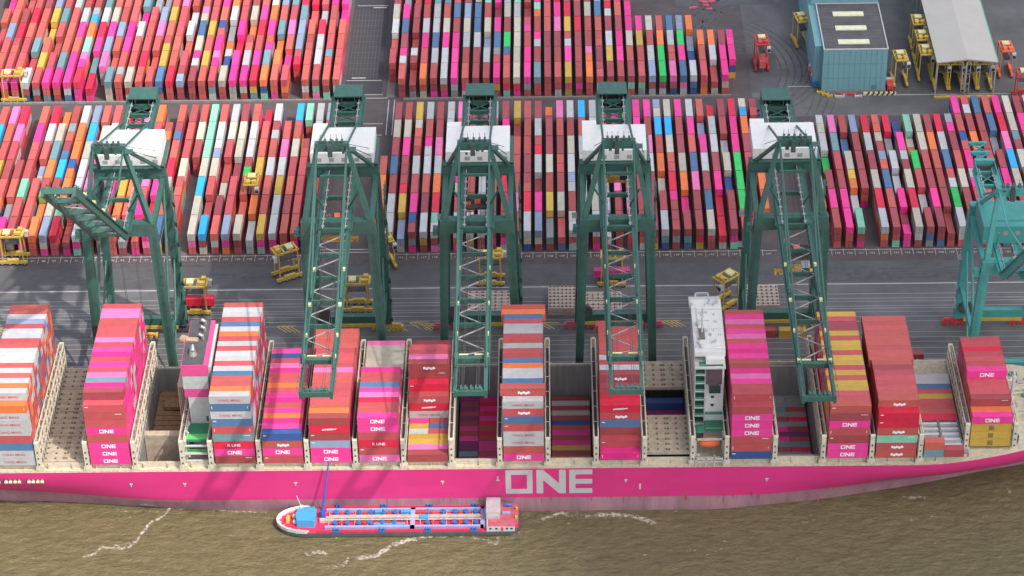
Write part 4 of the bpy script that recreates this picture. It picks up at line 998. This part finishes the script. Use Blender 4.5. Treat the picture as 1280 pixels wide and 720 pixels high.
    # cable trays, ladders and platforms
    for s in (-1, 1):
        mb = MB(); x = Bx+s*(g-.9)
        for k in range(int((rearY-52)/4)): mb.box(x-.5, x+.5, 50+k*4, 50.5+k*4, zb+2.8, zb+3.25)
        mb.box(x-.15, x+.15, 49, rearY-3, zb+3.0, zb+3.15); P(mb, 'cable_tray', M_grey)
        mb = MB(); x = Xc+s*(hw+1.6)
        for k in range(16): mb.box(x-.3, x+.3, Yw-1.75, Yw-1.6, Q+7+k*3.4, Q+7.15+k*3.4)
        for d in (-.32, .26): mb.beam((x+d+.9*s*0, Yw-1.7, Q+6), (x+d-s*1.1, Yw-1.7, zp), .08)
        P(mb, 'ladder', m)
    for z_ in (zp-14, zp-26):
        mb = MB(); x = Xc-hw-2.4; mb.box(x-.9, x+.9, Yl-1.6, Yl+1.6, z_, z_+.15)
        for q in (-.85, .8): mb.box(x+q, x+q+.06, Yl-1.6, Yl+1.6, z_+1, z_+1.08)
        P(mb, 'service_platform', M_grey)
    mb = MB(); mb.box(Xc-hw-3.4, Xc-hw-1.4, Yw-1.6, Yw+1.4, zp-.6, zp-.4); mb.box(Xc-hw-3.3, Xc-hw-1.6, Yw-1.0, Yw+.8, zp-.4, zp+1.6); P(mb, 'lighting_platform', m)
    if not luff:
        for x_ in (-3.2, -2.4, 1.2, 2.8): mb = MB(); mb.tube((Bx+x_, 50, zb+.2), (Bx+x_, rearY-3, zb+.6), .08, 5); P(mb, 'trolley_rope', M_dgrey)
    # stairs on one leg
    mb = MB(); x = Xc+hw+2.6
    for k in range(14):
        z = Q+4+k*3.9; a, b = (Yl-3.2, Yl-.4) if k % 2 else (Yl-.4, Yl-3.2)
        if z < zp-2: mb.beam((x, a, z), (x, b, z+3.9), .7, .18); mb.box(x-.5, x+.5, min(a,b)-.6, min(a,b), z+3.8, z+3.9)
    for q in (Yl-3.8, Yl+.2): mb.box(x-.08, x+.08, q-.08, q+.08, Q+4, zp)
    P(mb, 'stair', m)
    for s in (-1, 1): P(MB().tube((Xc+s*(hw+1.8), Yw+2.6, Q+6), (Xc+s*(hw+.8), Yl-2, Q+31), .35, 8), 'diagonal_brace', m)
    mb = MB(); mb.box(Xc-hw-2.6, Xc-hw-1.2, Yl-1.2, Yl+1.2, Q+7.5, Q+10); P(mb, 'electrical_cabinet', M_white)
    mb = MB(); mb.tube((Xc-hw+1, Yl-2.4, Q+8.5), (Xc-hw+1, Yl-1.6, Q+8.5), 2.4, 18); P(mb, 'cable_reel', M_dgrey)
    return root
crane(-125.5, -126.6, 'dark green crane at far left, boom raised, above the pink stack', luff=43, tipY=-36, bog=M_dgrey)
crane(-57.3, -58.0, 'dark green crane reaching over the third stack right of the funnel', trol=60, bog=M_yel)
crane(-14.1, -14.3, 'dark green crane with boom over the open hold left of centre', trol=69)
crane(29.4, 29.8, 'dark green crane reaching over the red stack left of the tan hatch', trol=92)
crane(83.4, 83.6, 'dark green crane with boom over the hold right of the bridge tower', tipY=-36, rearY=126, trol=52, bog=M_yel)
crane(155.0, 152.2, 'turquoise crane at the right edge with boom raised', m=M_teal, house=M_teal, zp=29.5, zb=31.5, apex=57, luff=45, tipY=-15, rearY=110, hw=10.2, bog=M_red, spread=False, g=3.0, hy=-19)

# ------------------------------------------------------------------ straddle carriers
PRO = {}
def carrier(x, y, rz, label, m=M_yel, key='y', h=12.4, grp='straddle carriers around the terminal'):
    if key not in PRO:
        root = empty('straddle_carrier', (x, y, Q), rz)
        def P(mb, nm, mt, par=None):
            o = mb.build(nm, mt); o.parent = par or root; return o
        for sx in (-1, 1):
            for sy in (-1, 1):
                mb = MB(); mb.beam((sx*2.35, sy*3.6, 1.4), (sx*2.25, sy*3.4, h-1), .34, .42); P(mb, 'leg', m)
            mb = MB(); mb.box(sx*2.4-.4, sx*2.4+.4, -4.9, 4.9, .9, 1.9); mb.box(sx*2.4-.5, sx*2.4+.5, -2, 2, 1.9, 2.5); P(mb, 'side_beam', m)
            for k in range(4):
                mb = MB(); yy = -3.9+k*2.6; mb.tube((sx*2.4-.35, yy, .75), (sx*2.4+.35, yy, .75), .75, 14); w_ = P(mb, 'wheel', M_blk)
                mb = MB(); mb.tube((sx*2.4-.38, yy, .75), (sx*2.4+.38, yy, .75), .35, 10); P(mb, 'rim', M_grey, w_)
        mb = MB()
        for sx in (-1, 1): mb.box(sx*2.25-.25, sx*2.25+.25, -4.1, 4.1, h-1.0, h-.4)
        for yy in (-3.6, -1.2, 1.2, 3.6): mb.box(-2.3, 2.3, yy-.3, yy+.3, h-1.1, h-.4)
        P(mb, 'top_frame', m)
        mb = MB(); mb.box(-1.4, 1.4, .2, 2.6, h-.3, h+.3); P(mb, 'engine_hood', mat('hood_pale', (.66,.60,.30), .5) if 'hood_pale' not in MATS else MATS['hood_pale'])
        mb = MB(); mb.box(-2.5, 2.5, -4.6, -4.0, h-.4, h-.2); mb.box(-1.7, -.3, -3.8, -1.6, h-.3, h+.6); mb.box(.4, 1.9, -3.9, -2.4, h-.3, h+.9); P(mb, 'hoist_unit', m)
        mb = MB(); mb.box(1.5, 2.9, -5.6, -4.2, h-3.2, h-1.0); cb = P(mb, 'driver_cab', M_white)
        mb = MB(); mb.box(1.6, 2.8, -5.65, -5.6, h-3.0, h-1.7); P(mb, 'cab_window', M_glass, cb)
        mb = MB(); mb.box(-1.2, 1.2, -3, 3, h-4.4, h-4.0); mb.box(-1.3,1.3,-3.3,-3.0,h-4.8,h-4.1); mb.box(-1.3,1.3,3.0,3.3,h-4.8,h-4.1); P(mb, 'spreader', M_dgrey)
        mb = MB()
        for sx in (-1, 1):
            for yy in (-2.6, 2.6): mb.tube((sx*1.1, yy, h-4), (sx*1.6, yy, h-1), .06, 5)
        P(mb, 'hoist_rope', M_dgrey)
        PRO[key] = root
    else:
        root = copy_tree(PRO[key]); root.location = (x, y, Q); root.rotation_euler = (0, 0, rz)
    tag(root, label, 'straddle carrier', grp); return root
carrier(-82, 114.5, R_(-62), 'yellow straddle carrier standing askew on the apron beside the second crane')
carrier(-48.5, 121.5, R_(20), 'yellow straddle carrier right of the second crane at the road end')
carrier(-178, 125.5, R_(90), 'yellow straddle carrier at the left edge in front of the rows')
carrier(-196, 233.5, R_(90), 'yellow straddle carrier in the upper left corner between the yard blocks')
carrier(-97.5, 158, R_(0), 'yellow straddle carrier straddling a row in the middle of the left block')
carrier(-111, 95, R_(90), 'yellow straddle carrier behind the funnel carrying a red box')
carrier(29.5, 109, R_(88), 'yellow straddle carrier under the fourth crane with a pink box')
carrier(67.5, 96, R_(-48), 'yellow straddle carrier turning behind the bridge tower')
carrier(-56.5, 95.5, R_(90), 'yellow straddle carrier under the second crane by the sill')
carrier(142.5, 239, R_(4), 'yellow straddle carrier beside the right wall of the teal building')
carrier(107.5, 269, R_(10), 'yellow straddle carrier left of the teal building')
carrier(-12, 110, R_(90), 'yellow straddle carrier under the third crane on the apron')
carrier(183.5, 245, R_(2), 'orange straddle carrier right of the pale roofed shelter', M_oran, 'o')
carrier(90.8, 252, R_(2), 'red straddle carrier alone on the asphalt above the fifth crane', M_red, 'r')
carrier(188.5, 226, R_(90), 'red straddle carrier at the right edge below the orange one', M_red, 'r')
i = 0
for X in (157.8, 163.3, 168.8, 174.3):
    for k, Y in enumerate((236, 247.5, 259)):
        i += 1
        carrier(X, Y, 0, 'yellow straddle carrier parked under the shelter, %s column from the left, %s from the front' % (ORD(int((X-157)/5.5)+1), ORD(k+1)))
for k, Y in enumerate((243, 254, 266)): carrier(152.6, Y, 0, 'yellow straddle carrier in the line left of the shelter, %s from the front' % ORD(k+1))
def loose(x, y, z, key, lab, rz=0, L=12.19, grp=None):
    mb = MB(); cont_geo(mb, -L/2, -1.22, 0, L=L, c=cvar(key)); o = mb.build('shipping_container', M_box); o.location = (x, y, z); o.rotation_euler = (0, 0, rz)
    tag(o, lab, 'shipping container', grp or 'loose containers on the apron')
loose(-111, 95, Q+3.0, 'S', 'red container carried by the straddle carrier behind the funnel')
loose(29.5, 109, Q+3.0, 'P', 'hot pink container carried under the fourth crane')
loose(90.8, 252, Q+2.5, 'R', 'red container held by the lone red straddle carrier', R_(92), 12.19)
loose(127, 64.5, Q+.02, 'r', 'short dark red container alone at the quay edge near the bow', 0, 6.05)
for x, k, lab in ((80,'r','dark red container left of the yellow one under the fifth crane'),(88.5,'Y','yellow container on the quay under the fifth crane')):
    loose(x, 78, Q+.02, k, lab, 0, 6.05 if k == 'r' else 9.1)
# hatch covers set down on the quay
def qhatch(x0, x1, y0, y1, lab, n=2):
    mb = MB()
    for k in range(n):
        z = Q+.3+k*1.1; mb.box(x0+.1*k, x1-.1*k, y0, y1, z, z+.9)
    z = Q+.3+n*1.1-.2
    y = y0+1
    while y < y1:
        for i in range(7):
            x = x0+.8+i*(x1-x0-1.6)/6; mb.box(x-.28, x+.28, y-.32, y+.32, z, z+.35, 1)
        mb.box(x0+.3, x1-.3, y-.07, y+.07, z, z+.15); y += 1.9
    o = mb.build('hatch_cover', [mat('hatch_pinkish', (.44,.36,.31), .8, var=.2, scale=.8, dirt=((.18,.12,.09), 1.4, .58, .6)) if 'hatch_pinkish' not in MATS else MATS['hatch_pinkish'], M_sock])
    tag(o, lab, 'hatch cover', 'ship hatch covers laid on the quay')
qhatch(7.6, 17.3, 90, 102.5, 'tan ship hatch cover on the quay left of the fourth crane', 3)
qhatch(20.2, 32.6, 90.5, 95.3, 'front tan hatch cover under the fourth crane'); qhatch(20.2, 32.6, 96, 100.8, 'rear tan hatch cover under the fourth crane')
qhatch(74, 85.5, 90.5, 102.5, 'pale hatch cover on the quay behind the pink stack', 3)
qhatch(-19.5, -5, 90.5, 102, 'tan hatch cover on the quay under the third crane', 2)
# barrier between the yard blocks
for a, b, lab in ((-300,-64,'long low concrete barrier between the yard blocks, left of the empty lane'),(-47,78,'long low concrete barrier between the yard blocks, right of the empty lane')):
    mb = MB(); mb.box(a, b, 229.6, 230.1, Q, Q+.8)
    x = a
    while x < b: mb.box(x, x+.3, 229.5, 230.2, Q, Q+.95); x += 4
    tag(mb.build('concrete_barrier', M_conc), lab, 'barrier')
# ------------------------------------------------------------------ teal workshop
ws = tag(empty('workshop_building', (124, 250, Q)), 'teal clad workshop with dark roof and three pale skylights', 'building')
def WP(mb, nm, mt):
    o = mb.build(nm, mt); o.parent = ws; o.data.transform(Matrix.Translation((-124, -250, -Q))); return o
zt = Q+18.6
mb = MB(); mb.box(112.4, 136.6, 232, 267, Q, zt); mb.box(109.5, 112.4, 236, 300, Q, zt-.6); mb.box(110.5, 136.5, 267.5, 330, Q, zt+3.6); WP(mb, 'wall', M_wallt)
mb = MB(); mb.box(112.7, 136.3, 232.3, 266.8, zt, zt+.15); mb.box(110.8, 136.2, 268, 330, zt+3.6, zt+3.8); WP(mb, 'roof', M_roofd)
mb = MB(); mb.box(112.3, 112.7, 231.9, 267.1, zt, zt+.4); mb.box(136.3, 136.7, 231.9, 267.1, zt, zt+.4); mb.box(112.7, 136.3, 231.9, 232.3, zt, zt+.35); mb.box(112.7,136.3,266.8,267.1,zt,zt+.4); WP(mb, 'parapet', M_white)
for y in (235.8, 246.2, 257):
    mb = MB(); mb.box(118.2, 130, y, y+3.2, zt+.15, zt+.5); WP(mb, 'skylight', M_sky)
mb = MB()
for x, z in ((114,5),(133,4.6),(120,17),(129,17)): mb.box(x, x+.6, 231.9, 232, Q+z, Q+z+.7)
WP(mb, 'wall_vent', M_grey)
mb = MB()
for i in range(1, 12): mb.box(112.4+i*2.02, 112.46+i*2.02, 231.93, 232, Q+1, zt)
for z in (6.2, 12.4): mb.box(112.4, 136.6, 231.93, 232, Q+z, Q+z+.07)
WP(mb, 'cladding_joint', M_wallt2)
mb = MB()
for i in range(1, 14): mb.box(112.8, 136.2, 232.4+i*2.5, 232.5+i*2.5, zt+.15, zt+.2)
WP(mb, 'roof_seam', M_dgrey)
mb = MB(); mb.box(131.2, 133.4, 231.9, 232, Q+.1, Q+3); WP(mb, 'door', M_wallt2)
mb = MB(); mb.box(112.2, 136.8, 231.8, 232, Q, Q+1.0); WP(mb, 'plinth', M_conc)
mb = MB(); mb.box(128, 140.5, 229.3, 230.3, Q, Q+1.1); hb = mb.build('crash_barrier', mat('cream_paint', (.60,.52,.30), .6)); tag(hb, 'cream and black striped barrier in front of the teal building', 'barrier')
mb = MB()
for i in range(6): x = 129+i*1.9; mb.quadbox([(x,229.27,Q),(x+.8,229.27,Q),(x+.8,230.33,Q),(x,230.33,Q),(x+.8,229.27,Q+1.13),(x+1.6,229.27,Q+1.13),(x+1.6,230.33,Q+1.13),(x+.8,230.33,Q+1.13)])
o = mb.build('black_stripe', M_blk); o.parent = hb
for nm, x, y, c, lab in (('service_truck',110.3,238.5,M_bblue,'small blue and red truck left of the teal building'),('service_truck',110,245.5,M_red,'small red truck behind the blue one left of the teal building'),('service_van',138.6,235,M_red,'small red and white van beside the teal building')):
    t = tag(empty(nm, (x, y, Q)), lab, 'truck' if 'truck' in nm else 'van')
    mb = MB(); mb.box(-1.2, 1.2, -3, 1.2, .7, 2.6); o = mb.build('body', c); o.parent = t
    mb = MB(); mb.box(-1.2, 1.2, 1.3, 3, .7, 2.9); o = mb.build('cab', M_white); o.parent = t
    for sx in (-1, 1):
        for sy in (-2, 2): mb = MB(); mb.tube((sx*1.0-.15, sy, .5), (sx*1.0+.15, sy, .5), .5, 12); o = mb.build('wheel', M_blk); o.parent = t
# debris and kit by the building
gp = 'equipment laid out before the teal building'
for i, (x, y, L, c) in enumerate(((110.5,231.3,3,M_yel),(112.2,229.6,3,M_yel),(114,228.4,2.4,M_yel),(117,228,4,M_white),(119,229.6,4,M_rose),(122.5,229.4,3.4,M_red),(124.5,228,3,M_white))):
    mb = MB(); mb.box(x, x+L, y, y+.7, Q, Q+.7); mb.box(x+.2, x+.5, y-.3, y+1, Q, Q+1.0); mb.box(x+L-.5, x+L-.2, y-.3, y+1, Q, Q+1.0)
    o = mb.build('spreader_beam', c); tag(o, '%s piece of lifting gear, %s from the left before the teal building' % ({'paint_yellow':'yellow','paint_white':'white','paint_rose':'faded red','paint_red':'red'}[c.name], ORD(i+1)), 'lifting gear', gp)
# ------------------------------------------------------------------ carrier shelter
sh = tag(empty('parking_shelter', (166, 260, Q)), 'tall open shelter with pale pitched roof over parked carriers', 'shelter')
def HP(mb, nm, mt):
    o = mb.build(nm, mt); o.parent = sh; o.data.transform(Matrix.Translation((-166, -260, -Q))); return o
mb = MB(); z0 = Q+14.4
for s, a, b in ((0,154.8,166.2),(1,166.2,177.6)):
    za, zb_ = (z0, z0+1.3) if s == 0 else (z0+1.3, z0)
    mb.quadbox([(a,228.5,za),(b,228.5,zb_),(b,340,zb_),(a,340,za),(a,228.5,za+.25),(b,228.5,zb_+.25),(b,340,zb_+.25),(a,340,za+.25)])
HP(mb, 'roof', M_roofw)
mb = MB(); mb.box(177.6, 178, 228.5, 340, z0-.6, z0+.3); HP(mb, 'gutter', mat('gutter_green', (.05,.35,.22), .5))
mb = MB()
for Y in range(229, 340, 10):
    for X in (155.2, 166.2, 177.2): HP(MB().box(X-.25, X+.25, Y-.25, Y+.25, Q, z0), 'column', M_grey)
    mb.beam((155,Y,z0-.3),(166.2,Y,z0+.9),.4); mb.beam((166.2,Y,z0+.9),(177.4,Y,z0-.3),.4)
HP(mb, 'rafter', M_grey)
mb = MB()
for z in (Q+4.5, Q+9): mb.box(164.6, 167.8, 229, 229.3, z, z+.3)
for x in (164.6, 167.6): mb.box(x, x+.25, 229, 229.3, Q, z0)
for k in range(5): mb.beam((164.7,229.1,Q+k*2.8),(167.7,229.1,Q+2.8+k*2.8),.15)
HP(mb, 'stair_tower', M_grey)
mb = MB(); mb.box(154.6, 177.8, 226.6, 227.6, Q, Q+.7); o = mb.build('guard_rail', M_ymark); tag(o, 'long yellow guard rail on the ground before the shelter', 'guard rail')

# ------------------------------------------------------------------ river tanker alongside
bz = WATER
bg_ = tag(empty('tanker_barge', (-38, -6.6, WATER)), 'red and blue river tanker moored against the pink hull', 'barge')
def BG(mb, nm, mt, par=None):
    o = mb.build(nm, mt); o.parent = par or bg_; o.data.transform(Matrix.Translation((38, 6.6, -WATER))); return o
def outline(dy=0, n=10, bow=-76.2, aft=-1.4, hw=6.1):
    P = []; c = -6.6
    for k in range(n+1):
        t = math.pi/2+math.pi*k/n; P.append((bow+9.5+9.5*math.cos(t)+dy, c+(hw-dy)*math.sin(t)))
    P = [(p[0], p[1]) for p in P]
    P += [(aft-3, c-hw+dy), (aft-dy, c-hw+2.2), (aft-dy, c+hw-2.2), (aft-3, c+hw-dy)]
    return P
mb = MB(); mb.prism(outline(.5), bz-1, bz+.35, 0); mb.prism(outline(0), bz+.35, bz+1.6, 0); BG(mb, 'hull', mat('barge_hull', (.075,.08,.08), .5, var=.2))
mb = MB(); mb.prism([p for p in outline(.55)], bz+1.6, bz+1.75); BG(mb, 'deck', M_bred)
mb = MB(); O_ = outline(.0); O2 = outline(.9)
for k in range(10):
    a, b = O_[k], O_[k+1]; c, d = O2[k], O2[k+1]
    mb.quadbox([(a[0],a[1],bz+1.6),(b[0],b[1],bz+1.6),(d[0],d[1],bz+1.6),(c[0],c[1],bz+1.6),(a[0],a[1],bz+2.7),(b[0],b[1],bz+2.7),(d[0],d[1],bz+2.3),(c[0],c[1],bz+2.3)])
BG(mb, 'bow_bulwark', M_white)
for a in (-12.3, -1.3): BG(MB().box(-63, -13, a, a+.4, bz+1.75, bz+2.5), 'gunwale', M_bred)
mb = MB(); mb.box(-61, -12.5, -10.9, -10.1, bz+1.75, bz+2.7); mb.box(-61, -12.5, -2.9, -2.1, bz+1.75, bz+2.7); mb.box(-13.5,-12,-10.9,-2.1,bz+1.75,bz+2.7); mb.box(-35,-33.6,-10.9,-2.1,bz+1.75,bz+2.7)
BG(mb, 'walkway', M_lav)
mb = MB(); mb.box(-61, -12.8, -6.9, -6.1, bz+2.6, bz+2.9); mb.tube((-60,-5.6,bz+2.6),(-13,-5.6,bz+2.6),.25,8); mb.tube((-60,-7.4,bz+2.6),(-13,-7.4,bz+2.6),.25,8)
mb.tube((-60,-5.0,bz+2.3),(-13,-5.0,bz+2.3),.2,8)
for x in range(-60, -12, 4): mb.tube((x,-10,bz+2.2),(x,-3,bz+2.2),.15,6); mb.box(x-.1,x+.1,-7.4,-5.4,bz+1.75,bz+2.5)
BG(mb, 'cargo_piping', M_steel)
xs_ = [-58,-54.4,-50.8,-47.2,-43.5,-39.8,-29.8,-25,-21.5,-18,-15]
for x in xs_:
    for y in (-8.8,-4.0): mb = MB(); mb.tube((x,y,bz+1.75),(x,y,bz+2.8),.75,12); mb.box(x-.25,x+.25,y-.9,y+.9,bz+2.8,bz+3.0); BG(mb, 'tank_dome', M_bblue)
for x in xs_[::2]:
    for y in (-8.6,-4.2): BG(MB().box(x+1.3,x+2.5,y-.5,y+.5,bz+1.75,bz+2.6), 'valve_box', M_red)
mb = MB(); mb.box(-33.5,-29,-4.6,-3.4,bz+1.75,bz+2.9)
BG(mb, 'valve_box', M_red)
for a in ((-46,-36.5,-10.2,-8.9,bz+1.75,bz+2.6),(-38,-35,-4.4,-3.2,bz+1.75,bz+3),(-32,-29.5,-7.6,-6,bz+2.9,bz+3.4),(-46,-43.5,-4.4,-3.3,bz+1.75,bz+3)): BG(MB().box(*a), 'manifold', M_bsky)
for x in (-57.5,-43.5,-29.5,-15.5):
    for y in (-12.1,-1.1):
        mb = MB(); mb.box(x-1.1,x+1.1,y-.35,y+.35,bz+1.75,bz+2.5); mb.tube((x-.55,y,bz+2.5),(x-.55,y,bz+3.2),.3,10); mb.tube((x+.55,y,bz+2.5),(x+.55,y,bz+3.2),.3,10); BG(mb, 'bollard', M_bblue)
mb = MB(); mb.prism([(-69.6,-9.6),(-64.3,-9.9),(-63.8,-8.2),(-63.8,-4.6),(-64.6,-3.2),(-69.2,-3.4),(-70.2,-6.4)], bz+1.75, bz+4.4); fb = BG(mb, 'bow_house', M_bsky)
mb = MB(); mb.ell((-70.6,-5.6,bz+2.6),.8,.8,.9); mb.ell((-70.4,-8,bz+2.5),.7,.7,.8); mb.tube((-68.6,-3.4,bz+4.4),(-69.8,-2.8,bz+8.5),.12,6); mb.box(-69,-68,-4,-3,bz+4.4,bz+5)
BG(mb, 'bow_fitting', M_white, fb)
mb = MB()
for k in range(8): t = math.pi/2+math.pi*(k+.5)/8; mb.box(-67.4+7.6*math.cos(t)-.3,-67.4+7.6*math.cos(t)+.3,-6.6+4.9*math.sin(t)-.25,-6.6+4.9*math.sin(t)+.25,bz+1.75,bz+2.3)
BG(mb, 'fairlead', M_white)
mb = MB(); mb.tube((-72.6,-8,bz+2.2),(-72.6,-5,bz+2.2),.6,10); mb.box(-73.2,-72,-7,-6,bz+1.75,bz+2.8); BG(mb, 'anchor_winch', M_yel)
mb = MB(); mb.tube((-62.0,-5.2,bz+1.75),(-62.0,-5.2,bz+4.6),.9,12); mb.tube((-62,-5.2,bz+4.4),(-59.2,-2.4,bz+21.6),.38,8,r2=.22); mb.tube((-62.8,-5.2,bz+3.4),(-60.9,-4.2,bz+9.5),.22,8); BG(mb, 'deck_crane', mat('crane_blue', (.04,.10,.40), .5))
mb = MB(); mb.box(-62.8,-58.5,-7.8,-6.4,bz+1.75,bz+2.6); BG(mb, 'hose_rack', M_tan)
ah = BG(MB().box(-11.6,-3.0,-12.2,-1.2,bz+1.6,bz+3.6), 'aft_deckhouse', M_white)
mb = MB(); mb.prism([(-3.2,-12.2),(-1.9,-10.6),(-1.9,-2.6),(-3.2,-1.2),(-11.2,-1.2),(-11.2,-12.2)], bz+3.6, bz+3.7); BG(mb, 'aft_roof', M_rose, ah)
for x in (-10.4,-8.6,-5.4,-4.0): BG(MB().box(x-.35,x+.35,-12.25,-12.2,bz+2.4,bz+3.0), 'window', M_glass, ah)
mb = MB(); mb.box(-7.2,-6.5,-12.26,-12.2,bz+1.8,bz+3.2); BG(mb, 'door', M_red, ah)
mb = MB(); mb.box(-11.8,-7.4,-8.8,-1.6,bz+3.7,bz+6.2); wh = BG(mb, 'wheelhouse', mat('mauve_grey', (.42,.38,.38), .6))
mb = MB(); mb.box(-11.4,-7.8,-8.86,-8.8,bz+4.6,bz+5.8); BG(mb, 'window', M_white, wh)
mb = MB(); mb.ell((-5,-3.0,bz+4.4),1.6,.6,.5); BG(mb, 'dinghy', M_bblue)
mb = MB(); mb.box(-6.8,-4.4,-6.8,-6.0,bz+3.7,bz+4.3); BG(mb, 'roof_box', M_lav)
mb = MB(); mb.box(-2.9,-2.2,-9,-8.3,bz+3.7,bz+4.6); mb.box(-2.7,-2.2,-4.8,-4.2,bz+3.7,bz+4.6); BG(mb, 'aft_winch', M_yel)
# rubbish by the top of the frame
mb = MB()
for i in range(16):
    x = 70+rnd.uniform(-4, 6); y = 298+rnd.uniform(-2, 9); mb.box(x-1, x+1.5, y-.6, y+.6, Q, Q+rnd.uniform(.3,1.4))
tag(mb.build('scrap_pile', M_rose), 'heap of pinkish scrap on the asphalt at the top edge', 'scrap', kind='stuff')
